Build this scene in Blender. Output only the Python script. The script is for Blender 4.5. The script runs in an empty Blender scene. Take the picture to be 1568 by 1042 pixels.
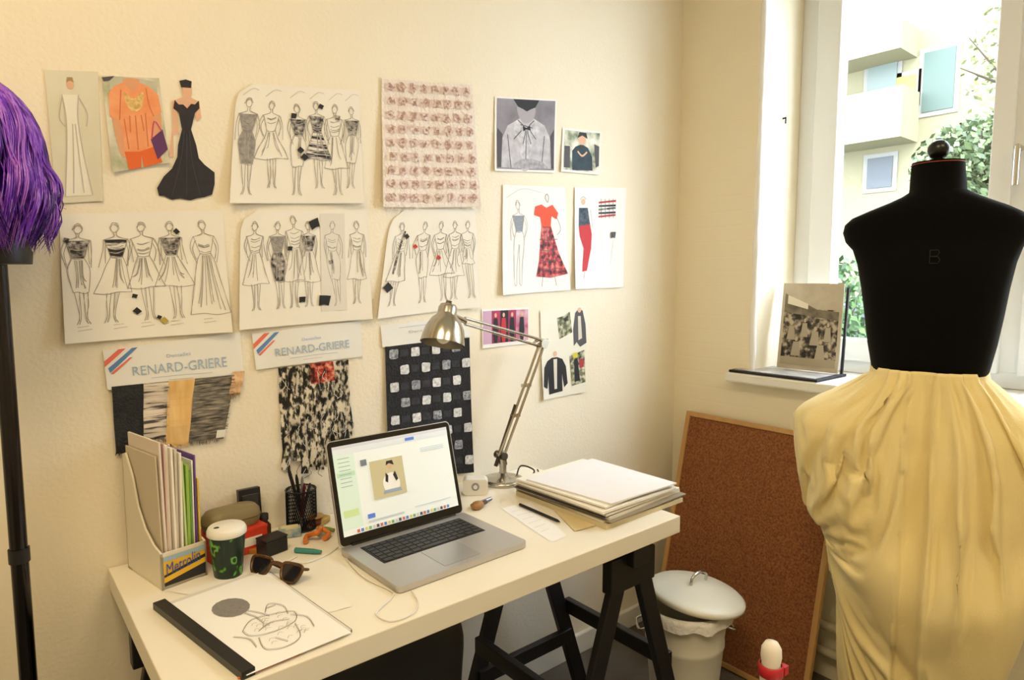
import bpy, math, random
from mathutils import Vector as V, Matrix, noise
from mathutils.geometry import tessellate_polygon
random.seed(7)
scene=bpy.context.scene
# ------------------------------------------------------------------ camera
CAM=V((0,-1.58,1.36)); TH=math.radians(50.3); PT=math.radians(5.37)
FW=V((math.cos(TH)*math.cos(PT),math.sin(TH)*math.cos(PT),-math.sin(PT)))
RT=V((math.sin(TH),-math.cos(TH),0)); UP=RT.cross(FW)
cd=bpy.data.cameras.new('camera'); cd.sensor_width=36; cd.lens=36*990/1568; cd.clip_start=.02; cd.clip_end=300
co=bpy.data.objects.new('camera',cd); scene.collection.objects.link(co)
co.matrix_world=Matrix(((RT.x,UP.x,-FW.x,CAM.x),(RT.y,UP.y,-FW.y,CAM.y),(RT.z,UP.z,-FW.z,CAM.z),(0,0,0,1)))
scene.camera=co
# survey helpers: measurements taken from the photo, resolved on real planes of the room
def ray(u,v): return FW+RT*((u-784)/990)+UP*((521-v)/990)
def onplane(u,v,p,n):
    d=ray(u,v); return CAM+d*((p-CAM).dot(n)/d.dot(n))
def hx(u,v,x): return onplane(u,v,V((x,0,0)),V((1,0,0)))
def hy(u,v,y=0.): return onplane(u,v,V((0,y,0)),V((0,1,0)))
DZ=.744
def hz(u,v,z=DZ): return onplane(u,v,V((0,0,z)),V((0,0,1)))
# ------------------------------------------------------------------ materials
def S(h):
    if not isinstance(h,str): return tuple(h)
    h=h.lstrip('#'); r=[]
    for i in (0,2,4):
        c=int(h[i:i+2],16)/255; r.append(c/12.92 if c<=.04045 else ((c+.055)/1.055)**2.4)
    return (r[0],r[1],r[2],1)
_mc={}
def M(name,col,rough=.6,metal=0.,var=None,vscale=8,bump=0.,bscale=60,stretch=(1,1,1),emit=0.,ramp=None,sheen=0.,coat=0.,detail=4,bdist=.01,spec=.5):
    if name in _mc: return _mc[name]
    m=bpy.data.materials.new(name); m.use_nodes=True; nt=m.node_tree; N=nt.nodes; L=nt.links
    b=N['Principled BSDF']; c=S(col)
    b.inputs['Base Color'].default_value=c; b.inputs['Roughness'].default_value=rough; b.inputs['Metallic'].default_value=metal
    b.inputs['Specular IOR Level'].default_value=spec
    if sheen: b.inputs['Sheen Weight'].default_value=sheen
    if coat: b.inputs['Coat Weight'].default_value=coat
    tc=N.new('ShaderNodeTexCoord'); mp=N.new('ShaderNodeMapping'); mp.inputs['Scale'].default_value=stretch
    L.new(tc.outputs['Object'],mp.inputs['Vector'])
    colout=None
    if var is not None or ramp:
        n=N.new('ShaderNodeTexNoise'); n.inputs['Scale'].default_value=vscale; n.inputs['Detail'].default_value=detail
        L.new(mp.outputs[0],n.inputs['Vector']); r=N.new('ShaderNodeValToRGB'); L.new(n.outputs['Fac'],r.inputs['Fac'])
        if ramp:
            e=r.color_ramp.elements
            while len(e)<len(ramp): e.new(.5)
            for i,(p,cc) in enumerate(ramp): e[i].position=p; e[i].color=S(cc)
        else:
            e=r.color_ramp.elements; e[0].position=.3; e[0].color=S(var); e[1].position=.7; e[1].color=c
        colout=r.outputs['Color']; L.new(colout,b.inputs['Base Color'])
    if emit:
        b.inputs['Emission Strength'].default_value=emit; b.inputs['Emission Color'].default_value=c
        if colout: L.new(colout,b.inputs['Emission Color'])
    if bump:
        n2=N.new('ShaderNodeTexNoise'); n2.inputs['Scale'].default_value=bscale; n2.inputs['Detail'].default_value=3
        L.new(mp.outputs[0],n2.inputs['Vector']); bp=N.new('ShaderNodeBump'); bp.inputs['Strength'].default_value=bump; bp.inputs['Distance'].default_value=bdist
        L.new(n2.outputs['Fac'],bp.inputs['Height']); L.new(bp.outputs[0],b.inputs['Normal'])
    _mc[name]=m; return m
# ------------------------------------------------------------------ mesh builder
class MB:
    def __init__(s): s.v=[];s.f=[];s.m=[];s.s=[];s.mats=[]
    def mi(s,mat):
        if mat not in s.mats: s.mats.append(mat)
        return s.mats.index(mat)
    def add(s,vs,fs,mat,smooth=False):
        o=len(s.v); s.v+= [V(p) for p in vs]; k=s.mi(mat)
        for f in fs: s.f.append([i+o for i in f]); s.m.append(k); s.s.append(smooth)
    def box(s,c,size,mat,rot=None):
        c=V(c); h=V(size)/2; R=rot or Matrix.Identity(3)
        vs=[c+R@V((x*h.x,y*h.y,z*h.z)) for x in(-1,1) for y in(-1,1) for z in(-1,1)]
        s.add(vs,[(0,1,3,2),(4,6,7,5),(0,4,5,1),(2,3,7,6),(0,2,6,4),(1,5,7,3)],mat)
    def bb(s,a,b,mat): a=V(a);b=V(b); s.box((a+b)/2,[abs(b[i]-a[i]) for i in range(3)],mat)
    def beam(s,p0,p1,w,t,mat,side=V((0,1,0))):
        p0=V(p0);p1=V(p1); d=(p1-p0); l=d.length; z=d/l; x=side.cross(z); x.normalize(); y=z.cross(x)
        s.box((p0+p1)/2,(w,t,l),mat,Matrix((x,y,z)).transposed())
    def rings(s,R,mat,caps=True,smooth=True,closed=True):
        n=len(R[0]); vs=[p for r in R for p in r]; fs=[]
        for i in range(len(R)-1):
            for j in range(n if closed else n-1):
                k=(j+1)%n; fs.append((i*n+j,i*n+k,(i+1)*n+k,(i+1)*n+j))
        s.add(vs,fs,mat,smooth)
        if caps and closed:
            s.add(R[0],[list(range(n))[::-1]],mat); s.add(R[-1],[list(range(n))],mat)
    def tube(s,pts,r,mat,n=8,caps=True,smooth=True):
        pts=[V(p) for p in pts]; rr=r if isinstance(r,(list,tuple)) else [r]*len(pts)
        t0=(pts[1]-pts[0]).normalized(); a=V((0,0,1)) if abs(t0.z)<.9 else V((1,0,0)); x=t0.cross(a).normalized(); R=[]
        for i,p in enumerate(pts):
            t=(pts[min(i+1,len(pts)-1)]-pts[max(i-1,0)])
            t=t.normalized() if t.length>1e-9 else t0
            x=(x-t*x.dot(t)); x.normalize(); y=t.cross(x)
            R.append([p+(x*math.cos(2*math.pi*j/n)+y*math.sin(2*math.pi*j/n))*rr[i] for j in range(n)])
        s.rings(R,mat,caps,smooth)
    def cyl(s,p0,p1,r0,mat,r1=None,n=24): s.tube([p0,p1],[r0,r0 if r1 is None else r1],mat,n)
    def lathe(s,prof,o,mat,n=32,rot=None,caps=True,smooth=True):
        R=rot or Matrix.Identity(3); o=V(o)
        s.rings([[o+R@V((max(r,1e-5)*math.cos(2*math.pi*j/n),max(r,1e-5)*math.sin(2*math.pi*j/n),z)) for j in range(n)] for r,z in prof],mat,caps,smooth)
    def ell(s,c,r,mat,rot=None,n=24,k=12):
        R=rot or Matrix.Identity(3); c=V(c)
        s.rings([[c+R@V((r[0]*math.sin(a)*math.cos(2*math.pi*j/n),r[1]*math.sin(a)*math.sin(2*math.pi*j/n),-r[2]*math.cos(a))) for j in range(n)] for a in [max(.02,math.pi*i/k) if i<k else math.pi-.02 for i in range(k+1)]],mat)
    def merge(s,sh):
        o=len(s.v); s.v+=sh.v
        for f,m_,s_ in zip(sh.f,sh.m,sh.s): s.f.append([k+o for k in f]); s.m.append(s.mi(sh.mats[m_])); s.s.append(s_)
    def build(s,name,bevel=0.,seg=2,solid=0.):
        lo=V([min(p[i] for p in s.v) for i in range(3)]); hi=V([max(p[i] for p in s.v) for i in range(3)])
        o=V(((lo.x+hi.x)/2,(lo.y+hi.y)/2,lo.z))
        me=bpy.data.meshes.new(name); me.from_pydata([p-o for p in s.v],[],s.f)
        for m in s.mats: me.materials.append(m)
        me.polygons.foreach_set('material_index',s.m); me.polygons.foreach_set('use_smooth',s.s); me.update()
        ob=bpy.data.objects.new(name,me); ob.location=o; scene.collection.objects.link(ob)
        if solid:
            md=ob.modifiers.new('solid','SOLIDIFY'); md.thickness=solid
        if bevel:
            md=ob.modifiers.new('bevel','BEVEL'); md.width=bevel; md.segments=seg; md.limit_method='ANGLE'; md.angle_limit=math.radians(50)
        return ob
def rotz(a): return Matrix.Rotation(a,3,'Z')
def cr(pts,n=5,closed=False):
    P=[V(p) for p in pts]; out=[]; m=len(P)
    rng=range(m if closed else m-1)
    for i in rng:
        if closed: a,b,c,d=P[i-1],P[i],P[(i+1)%m],P[(i+2)%m]
        else: a,b,c,d=P[max(i-1,0)],P[i],P[i+1],P[min(i+2,m-1)]
        for k in range(n):
            t=k/n; out.append(.5*((2*b)+(c-a)*t+(2*a-5*b+4*c-d)*t*t+(3*b-a-3*c+d)*t**3))
    if not closed: out.append(P[-1])
    return out
# ------------------------------------------------------------------ muslin trousers: short cloth drape over a padded body, done first in an empty scene
FC=V((1.772,-1.047,0)); rd2=V((FC.x-CAM.x,FC.y-CAM.y,0)).normalized(); wd=V((rd2.y,-rd2.x,0))
def fw(u,v):
    p=onplane(u,v,FC,rd2); return ((p-FC).dot(wd),p.z)
mus=M('muslin','#f0e0a8',.85,var='#ebd99c',vscale=5,bump=.12,bscale=260,sheen=.15)
rw=[(558,1333,1517,.093),(572,1331,1519,.095),(580,1318,1540,.099),(590,1282,1572,.108),(602,1236,1602,.118),(612,1220,1618,.126),(630,1217,1624,.134),(680,1228,1618,.150),(730,1244,1604,.160),(790,1266,1584,.160),(850,1283,1559,.152),(920,1294,1541,.140),(980,1303,1524,.128),(1042,1310,1508,.118),(1120,1320,1490,.105),(1200,1332,1470,.09)]
def interp(v):
    for i in range(len(rw)-1):
        if rw[i][0]<=v<=rw[i+1][0]:
            t=(v-rw[i][0])/(rw[i+1][0]-rw[i][0]); t2=t*t*(3-2*t)*.35+t*.65
            return [rw[i][k]+(rw[i+1][k]-rw[i][k])*t2 for k in (1,2,3)]
ED=[(-.80,-.98,.18,.026,-1),(-.60,-.78,.27,.040,-1),(-.42,-.56,.28,.044,-1),(-.27,-.38,.22,.026,-1),(.14,.14,.36,.024,1),(.32,.40,.46,.046,1),(.53,.66,.29,.044,1),(.76,.90,.22,.028,1)]
def surf(NV,NT,ia,idp,pleat):
    vs=[];fs=[]
    for i in range(NV):
        v=558+642*i/(NV-1); L,R,d=interp(v); f=(v-558)/642; x0,z=fw(L,v); x1,_=fw(R,v); z-=idp*.7
        c0=(x0+x1)/2; a=(x1-x0)/2-ia; d-=idp*min(1,.35+f*3); amp=min(1,max(0,(v-566)/30))
        for j in range(NT):
            t=-math.pi+2*math.pi*j/NT; cs,sn=math.cos(t),math.sin(t); e=2.2
            x=math.copysign(abs(cs)**(2/e),cs)*a; y=math.copysign(abs(sn)**(2/e),sn)*d; dsp=0
            if pleat:
                xr=x/a; edg=1-abs(xr)**8; xq=xr if sn<0 else -xr
                for (xs,xe,fe,h,sd) in ED:
                    g=f/fe
                    if g<1.25:
                        ln=xs+(xe-xs)*g; u=(xq-ln)*sd; w=.20; hh=h*edg*(1 if g<.8 else max(0,(1.25-g)/.45)**1.5)*min(1,.22+g*1.6)
                        if u<0 and u>-w: dsp+=hh*(1+u/w)
                        elif 0<=u<.035: dsp+=hh*(1-u/.035)
                dsp+=amp*.014*noise.noise(V((x,y,z))*7)
            vs.append(V((c0+x,y,z))+V((cs*.4,sn,0))*dsp)
    for i in range(NV-1):
        for j in range(NT): k=(j+1)%NT; fs.append((i*NT+j,(i+1)*NT+j,(i+1)*NT+k,i*NT+k))
    return vs,fs
NV,NT=120,240
def rawob(name,vs,fs):
    me=bpy.data.meshes.new(name); me.from_pydata(vs,[],fs); ob=bpy.data.objects.new(name,me); scene.collection.objects.link(ob); return ob
vs0,fs0=surf(NV,NT,0,0,True); cv,cf=surf(70,120,.012,.034,False)
col_=rawob('pad',cv,cf); col_.modifiers.new('c','COLLISION'); col_.collision.thickness_outer=.006; col_.collision.thickness_inner=.2; col_.collision.cloth_friction=25; col_.collision.use_culling=False
ct=rawob('drape',vs0,fs0); vg=ct.vertex_groups.new(name='pin'); vg.add(list(range(NT*3,(NV-2)*NT)),.08,'REPLACE'); vg.add(list(range(NT*3)),1.,'REPLACE'); vg.add(list(range((NV-2)*NT,NV*NT)),1.,'REPLACE')
md=ct.modifiers.new('cloth','CLOTH'); s_=md.settings; s_.quality=6; s_.mass=.3; s_.tension_stiffness=15; s_.compression_stiffness=15; s_.shear_stiffness=8; s_.bending_stiffness=10; s_.air_damping=2; s_.vertex_group_mass='pin'; s_.pin_stiffness=1; s_.shrink_min=-.13
md.collision_settings.distance_min=.005; md.collision_settings.collision_quality=3
scene.frame_start=1; scene.frame_end=30
for f in range(1,18): scene.frame_set(f)
me=bpy.data.meshes.new_from_object(ct.evaluated_get(bpy.context.evaluated_depsgraph_get())); sim=[v.co.copy() for v in me.vertices]
for o in (ct,col_): bpy.data.objects.remove(o)
scene.frame_set(1)
for i in range(NV):
    f=i/(NV-1)
    for j in range(NT):
        p=sim[i*NT+j]
        if p.y<0:
            q_=(p.x-(-.025-.01*f))/(.024+.003*f)
            if abs(q_)<1.0: p.y+=(.004+.016*min(1,f*8))*min(1,(1-abs(q_))*5)
            elif q_>0 and q_<1.4: p.y-=.005*(1.4-q_)/.4
            elif q_<0 and q_>-1.4: p.y-=.005*(1.4+q_)/.4
b_=MB(); b_.add([FC+wd*p.x+rd2*p.y+V((0,0,p.z)) for p in sim],fs0,mus,True); b_.build('muslin_trousers',solid=.0015)
# flat sheet with drawing tools
class Sheet(MB):
    def __init__(s,c,n,mat=None,curl=0.,base=.0015,rtl=0.,wav=0.,ng=12,thick=0.):
        super().__init__(); s.c=[V(p) for p in c]; s.n=V(n).normalized(); s.curl=curl; s.base=base; s.wav=wav; s.sd=random.random()*50
        s.wm=((s.c[1]-s.c[0]).length+(s.c[2]-s.c[3]).length)/2; s.hm=((s.c[3]-s.c[0]).length+(s.c[2]-s.c[1]).length)/2; s.lay=0
        if mat:
            vs=[];fs=[]
            for j in range(ng+1):
                t=j/ng; l=0.
                if rtl and t<rtl*1.6: q=(rtl*1.6-t)/(rtl*1.6); l=rtl*(1-math.sqrt(max(0,1-q*q)))
                for i in range(ng+1): vs.append(s.P(l+(1-l)*i/ng,t,0))
            for j in range(ng):
                for i in range(ng): a=j*(ng+1)+i; fs.append((a,a+1,a+ng+2,a+ng+1))
            s.add(vs,fs,mat,True)
    def P(s,a,t,off=0):
        c=s.c; p=(c[0]*(1-a)+c[1]*a)*(1-t)+(c[3]*(1-a)+c[2]*a)*t
        z=s.curl*(t*t*(.35+.65*abs(2*a-1)**2)+.25*abs(2*a-1)**3)
        if s.wav: z+=s.wav*(noise.noise(V((a*3,t*3,s.sd)))+.5)
        return p+s.n*(s.base+z+off)
    def st(s,pts,mat,w=.0014,n=4,closed=False,off=.0012,sm=True):
        Q=cr([(p[0],p[1],0) for p in pts],n,closed) if sm else [V((p[0],p[1],0)) for p in pts]
        if closed: Q.append(Q[0])
        off=max(off,.0007+s.lay*.00012)
        W=[s.P(q.x,q.y,off) for q in Q]; vs=[];fs=[]
        for i,p in enumerate(W):
            d=(W[min(i+1,len(W)-1)]-W[max(i-1,0)]); k=d.cross(s.n)
            k=k.normalized()*w*.5 if k.length>1e-9 else V((w*.5,0,0))
            vs+=[p-k,p+k]
        for i in range(len(W)-1): fs.append((2*i,2*i+1,2*i+3,2*i+2))
        s.add(vs,fs,mat)
    def poly(s,pts,mat,sm=False,off=None):
        if off is None: s.lay+=1
        o=.0006+s.lay*.00012 if off is None else off
        Q=cr([(p[0],p[1],0) for p in pts],4,True) if sm else [V((p[0],p[1],0)) for p in pts]
        vs=[];fs=[]; lim=.16 if (s.curl or s.wav) else 9
        def rec(a,b,c,dp=0):
            l=[(a-b).length,(b-c).length,(c-a).length]; m_=max(l)
            if m_<lim or dp>9: k=len(vs); vs.extend([s.P(a.x,a.y,o),s.P(b.x,b.y,o),s.P(c.x,c.y,o)]); fs.append((k,k+1,k+2)); return
            i=l.index(m_)
            if i==1: a,b,c=b,c,a
            elif i==2: a,b,c=c,a,b
            h=(a+b)/2; rec(a,h,c,dp+1); rec(h,b,c,dp+1)
        for tri in tessellate_polygon([Q]): rec(*[V(Q[i]) for i in tri])
        s.add(vs,fs,mat)
    def rect(s,a,b,c,d,mat,off=None): s.poly([(a,b),(c,b),(c,d),(a,d)],mat,off=off)
    def oval(s,x,y,rx,ry,mat,off=None):
        s.poly([(x+rx*math.cos(k*math.pi/8),y+ry*math.sin(k*math.pi/8)) for k in range(16)],mat,off=off)
    def text(s,txt,x,y,h,mat,wid=None,slant=0,off=.0018,rot=0):
        cu=bpy.data.curves.new('t','FONT'); cu.body=txt; cu.resolution_u=3; ob=bpy.data.objects.new('t',cu); scene.collection.objects.link(ob)
        dg=bpy.context.evaluated_depsgraph_get(); me=bpy.data.meshes.new_from_object(ob.evaluated_get(dg)); bpy.data.objects.remove(ob)
        xs=[v.co.x for v in me.vertices]; mx=max(xs)
        kx=(wid/mx) if wid else h*s.hm/s.wm
        ca,sa=math.cos(rot),math.sin(rot)
        vs=[]
        for v in me.vertices:
            a=v.co.x*kx; b=v.co.y*h/.7; vs.append(s.P(x+a*ca+slant*b, y-b-a*sa,off))
        s.add(vs,[list(p.vertices) for p in me.polygons],mat)
PEN=M('pencil_grey','#938e88',.8); PENL=M('pencil_light','#bcb7af',.8); INK=M('ink_black','#1c1b20',.7); INKG=M('ink_grey','#55535a',.8)
SKIN=M('printed_skin','#e0b394',.7)
def figure(sh,cx,t0,t1,kind='midi',top=None,skirt=None,k=1.,pen=PEN,w=.0011,flip=1,folds=3,legs=True,arms=True):
    H=t1-t0; A=sh.hm/sh.wm*H*k; lean=random.uniform(-.05,.05); hip=random.uniform(-.02,.02); flip=random.choice([-1,1])
    def q(x,y): return (cx+((x*flip)+lean*y+hip*math.sin(y*5))*A,t0+y*H)
    def stq(l,**a):
        sh.st([q(*p) for p in l],pen,w,**a)
        if random.random()<.7: sh.st([q(p[0]+random.uniform(-.01,.01),p[1]+random.uniform(-.006,.006)) for p in l],PENL,w*.8,**a)
    stq([(.026*math.cos(a*math.pi/4),.055+.04*math.sin(a*math.pi/4)) for a in range(8)],closed=True,n=2)
    stq([(-.03,.05),(-.01,.0),(.02,.01),(.036,.06)])
    stq([(-.012,.095),(-.014,.135),(-.085,.165)]); stq([(.012,.095),(.014,.135),(.085,.165)])
    wx={'midi':.12,'gown':.17,'aline':.15,'pencil':.055,'pants':.05,'short':.08}[kind]*random.uniform(.9,1.15); wy={'midi':.7,'gown':.97,'aline':.66,'pencil':.68,'pants':.93,'short':.55}[kind]
    body=[(-.08,.165),(-.062,.25),(-.042,.34)]
    if top: sh.poly([q(*p) for p in body]+[q(-x,y) for x,y in body[::-1]],top)
    sk=[(.042,.34),(.072,.43),(wx*.75,(wy+.43)/2),(wx,wy)]
    if kind=='pencil': sk=[(.042,.34),(.075,.45),(.065,.58),(.05,wy)]
    if kind!='pants':
        if skirt: sh.poly([q(-x,y) for x,y in sk]+[q(*p) for p in sk[::-1]],skirt)
        stq([(-x,y) for x,y in sk]); stq(sk); stq([(-sk[-1][0],wy),(-.3*wx,wy+.015),(.3*wx,wy-.005),(sk[-1][0],wy)])
        for i in range(folds+2):
            f=random.uniform(-.8,.8); stq([(f*.04,.36),(f*wx*.6,(wy+.36)/2),(f*wx,wy-.02-.1*random.random())])
    else:
        for sg in (-1,1):
            pl=[(sg*.042,.34),(sg*.075,.45),(sg*.06,.7),(sg*.05,.93)]; pi=[(sg*.022,.93),(sg*.018,.7),(0,.48)]
            if skirt: sh.poly([q(*p) for p in pl+pi+[(0,.36)]],skirt)
            stq(pl+[(sg*.022,.93)]); stq(pi)
    stq(body); stq([(-x,y) for x,y in body]); stq([(-.042,.34),(0,.35),(.042,.34)])
    for i in range(4): y=random.uniform(.18,.32); stq([(-.04,y),(.0,y+.012),(.05,y-.01)])
    if arms:
        for sg in (-1,1):
            e=random.uniform(.09,.125); stq([(sg*.085,.165),(sg*e,.28),(sg*random.uniform(.05,.13),.44)]); stq([(sg*.07,.2),(sg*(e-.02),.29),(sg*.075,.4)])
    if legs and wy<.9:
        for sg in (-1,1):
            stq([(sg*.045,wy),(sg*.036,.8),(sg*.026,.93),(sg*.045,1.)]); stq([(sg*.012,wy),(sg*.014,.82),(sg*.016,.94),(sg*.03,.995)])
def swatch(sh,x,y,r,mat,a=.3):
    k=sh.wm/sh.hm; P=[(-1,-.7),(.1,-.85),(1,-.9),(.9,.8),(.1,.7),(-.8,1)]; c,s_=math.cos(a),math.sin(a)
    sh.poly([(x+r*(px*c-py*s_),y+r*k*(px*s_+py*c)) for px,py in P],mat,off=.0034)
def wallq(*p): return [hy(u,v) for u,v in p]
NW=(0,-1,0)
def loc(q,u,v):
    (x0,y0),(x1,y1)=q; return ((u-x0)/(x1-x0),(v-y0)/(y1-y0))
# ------------------------------------------------------------------ room shell
XR=2.17; CEIL=3.0; XL=-1.7; YB=-3.9
wallm=M('plaster_woodchip','#f1e9d6',.85,bump=.3,bscale=110,bdist=.004,var='#ede4cf',vscale=1.2)
m=bpy.data.materials.new('painted_brick'); m.use_nodes=True; nt=m.node_tree; b=nt.nodes['Principled BSDF']; b.inputs['Base Color'].default_value=S('#f3ead2'); b.inputs['Roughness'].default_value=.85
tc=nt.nodes.new('ShaderNodeTexCoord'); sx=nt.nodes.new('ShaderNodeSeparateXYZ'); cx_=nt.nodes.new('ShaderNodeCombineXYZ'); br=nt.nodes.new('ShaderNodeTexBrick')
br.inputs['Scale'].default_value=4.5; br.inputs['Mortar Size'].default_value=.03; br.inputs['Mortar Smooth'].default_value=1.; br.inputs['Color1'].default_value=(.5,.5,.5,1); br.inputs['Color2'].default_value=(.45,.45,.45,1); br.inputs['Mortar'].default_value=(.2,.2,.2,1)
nz=nt.nodes.new('ShaderNodeTexNoise'); nz.inputs['Scale'].default_value=14; ad=nt.nodes.new('ShaderNodeMath'); ad.operation='ADD'
L=nt.links; L.new(tc.outputs['Object'],sx.inputs[0]); L.new(sx.outputs['Y'],cx_.inputs['X']); L.new(sx.outputs['Z'],cx_.inputs['Y']); L.new(cx_.outputs[0],br.inputs['Vector']); L.new(tc.outputs['Object'],nz.inputs['Vector'])
L.new(br.outputs['Color'],ad.inputs[0]); L.new(nz.outputs['Fac'],ad.inputs[1]); bp=nt.nodes.new('ShaderNodeBump'); bp.inputs['Strength'].default_value=.16; bp.inputs['Distance'].default_value=.006; L.new(ad.outputs[0],bp.inputs['Height']); L.new(bp.outputs[0],b.inputs['Normal'])
brickm=m
white=M('white_paint','#eeeee8',.4); 
b_=MB(); b_.bb((XL-.1,0,0),(XR+.38,.15,CEIL),wallm); b_.build('wall_back')
Y0,Y1,ZS,ZT=-.335,-1.74,1.0,2.62
b_=MB()
b_.bb((XR,0,0),(XR+.38,Y0,CEIL),brickm); b_.bb((XR,Y1,0),(XR+.38,YB,CEIL),brickm); b_.bb((XR,Y0,0),(XR+.38,Y1,ZS),brickm); b_.bb((XR,Y0,ZT),(XR+.38,Y1,CEIL),brickm)
b_.build('wall_right')
b_=MB(); b_.bb((XL-.15,.15,0),(XL,YB,CEIL),wallm); b_.build('wall_left')
b_=MB(); b_.bb((XL-.15,YB,0),(XR+.38,YB-.15,CEIL),wallm); b_.build('wall_front')
b_=MB(); b_.bb((XL-.15,.15,CEIL),(XR+.38,YB-.15,CEIL+.15),white); b_.build('ceiling')
b_=MB(); b_.bb((XL-.15,.15,-.12),(XR+.38,YB-.15,0),M('floor_concrete','#6d675f',.55,var='#57524c',vscale=5,bump=.2,bscale=30)); b_.build('floor')
b_=MB(); b_.bb((XL,-.018,0),(XR,0,.075),white); b_.build('baseboard_back',bevel=.004)
b_=MB(); R=[]
for i in range(60):
    z=1.03+(ZT-1.03)*i/59; r=.011+.005*noise.noise(V((0,0,z*14))); cx0=XR+.004+.004*noise.noise(V((3,0,z*8)))
    R.append([V((cx0+r*math.cos(a*math.pi/4),Y0-.002+r*math.sin(a*math.pi/4),z)) for a in range(8)])
b_.rings(R,M('plaster_highlight','#f4f5f6',.7)); b_.build('trim_highlight')  # rough plaster edge, with the corner highlight painted in as a bright strip
b_=MB(); b_.bb((XR-.055,-.262,.985),(XR+.001,-1.82,1.02),white); b_.bb((XR,Y0-.001,1.0),(XR+.31,Y1+.001,1.0195),white); b_.build('trim_2',bevel=.006)
# window
XF=2.455
wf=M('window_frame_white','#e9ecef',.35)
b_=MB(); fo=[0]
def fr(y0,y1,z0,z1,x0=XF,x1=XF+.06): fo[0]+=1; e=fo[0]*.0004; b_.bb((x0-e,y0,z0),(x1+e,y1,z1),wf)
fr(Y0,-.41,1.02,ZT); fr(-1.0,-1.07,1.02,ZT); fr(-1.665,Y1,1.02,ZT); fr(Y0,Y1,1.0205,1.075); fr(Y0,Y1,2.55,ZT)
for a,c in ((-.40,-1.01),(-1.06,-1.675)):
    fr(a,a-.085,1.065,2.56,XF-.018,XF+.045); fr(c+.055,c,1.065,2.56,XF-.018,XF+.045); fr(a-.084,c+.054,1.066,1.145,XF-.018,XF+.045); fr(a-.084,c+.054,2.48,2.559,XF-.018,XF+.045)
gl=bpy.data.materials.new('window_glass'); gl.use_nodes=True; n_=gl.node_tree; n_.nodes.clear(); o_=n_.nodes.new('ShaderNodeOutputMaterial'); mx=n_.nodes.new('ShaderNodeMixShader'); t_=n_.nodes.new('ShaderNodeBsdfTransparent'); g_=n_.nodes.new('ShaderNodeBsdfGlossy'); g_.inputs['Roughness'].default_value=.02; mx.inputs[0].default_value=.04
n_.links.new(t_.outputs[0],mx.inputs[1]); n_.links.new(g_.outputs[0],mx.inputs[2]); n_.links.new(mx.outputs[0],o_.inputs[0])
for a,c in ((-.485,-.955),(-1.145,-1.62)):
    b_.add([(XF+.02,a,1.14),(XF+.02,c,1.14),(XF+.02,c,2.49),(XF+.02,a,2.49)],[(0,1,2,3)],gl)
mt=M('steel','#c9c9c6',.25,1.)
b_.cyl((XF-.02,-1.03,1.75),(XF-.06,-1.03,1.75),.009,mt); b_.cyl((XF-.055,-1.03,1.755),(XF-.055,-1.03,1.64),.008,mt)
b_.build('window_1',bevel=.003)
b_=MB(); b_.cyl((XR+.16,Y0,1.95),(XR+.16,Y0-.012,1.95),.003,INK); b_.cyl((XR+.16,Y0-.011,1.953),(XR+.16,Y0-.011,1.93),.0025,INK); b_.build('wall_hook')
b_=MB(); pm=M('pipe_cream','#cfc6ae',.45)
for z in (.2,.11): b_.cyl((XR-.035,-.05,z),(XR-.035,-3.4,z),.016,pm)
for y in (-.3,-1.2,-2.4): b_.bb((XR-.05,y-.012,.09),(XR,y+.012,.22),pm)
b_.build('heating_pipe')
# ------------------------------------------------------------------ desk
b_=MB(); dm=M('desk_laminate','#f0ebdd',.32,var='#ece6d6',vscale=2)
b_.bb((.186,-.004,DZ-.045),(1.386,-.6,DZ),dm); b_.build('desk_top',bevel=.002)
blk=M('black_painted_wood','#14141a',.45)
def trestle(x,sp):
    b=MB(); T=.698; b.bb((x-.03,-.10,T-.055),(x+.03,-.585,T),blk)
    for y in (-.135,-.545):
        for sg in (-1,1): b.beam((x+sg*.02,y,T-.02),(x+sg*sp,y+(.0),.0),.05,.022,blk,V((0,1,0)))
        b.bb((x-sp*.75,y-.022,.18),(x+sp*.75,y-.0,.225),blk); b.bb((x-.085,y-.016,T-.12),(x+.085,y+.016,T-.03),blk)
    for sg in (-1,1): b.bb((x+sg*sp*.72-.012,-.135,.28),(x+sg*sp*.72+.012,-.545,.325),blk)
    b.build('trestle_leg',bevel=.003)
trestle(1.25,.25); trestle(.285,.14)
# ------------------------------------------------------------------ wall sheets
PAP=M('paper_white','#f0ede4',.8,var='#eae6da',vscale=4); PAPB=M('paper_cool','#f0f0ee',.8)
sh=Sheet(wallq((68,107),(150,110),(157,308),(86,312)),NW,M('photo_pale','#d3cfb6',.6,var='#dedac8',vscale=6),curl=.004)
dress=M('pale_gown','#e9e7da',.7)
sh.poly([(.28,.18),(.6,.18),(.56,.35),(.62,.6),(.78,.95),(.2,.95),(.3,.6),(.33,.35)],dress); sh.oval(.45,.1,.07,.04,SKIN)
for l in ([(.28,.18),(.33,.35),(.3,.6),(.2,.95)],[(.6,.18),(.56,.35),(.62,.6),(.78,.95)],[(.6,.2),(.75,.32),(.72,.42)],[(.45,.4),(.42,.7),(.38,.93)],[(.5,.4),(.55,.7),(.6,.93)],[(.28,.2),(.2,.35),(.3,.42)]): sh.st(l,PENL,.0018)
sh.poly([(.38,.09),(.4,.05),(.5,.05),(.52,.09),(.45,.075)],M('hair_brown','#a58b66',.7)); sh.build('fashion_photo')
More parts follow.
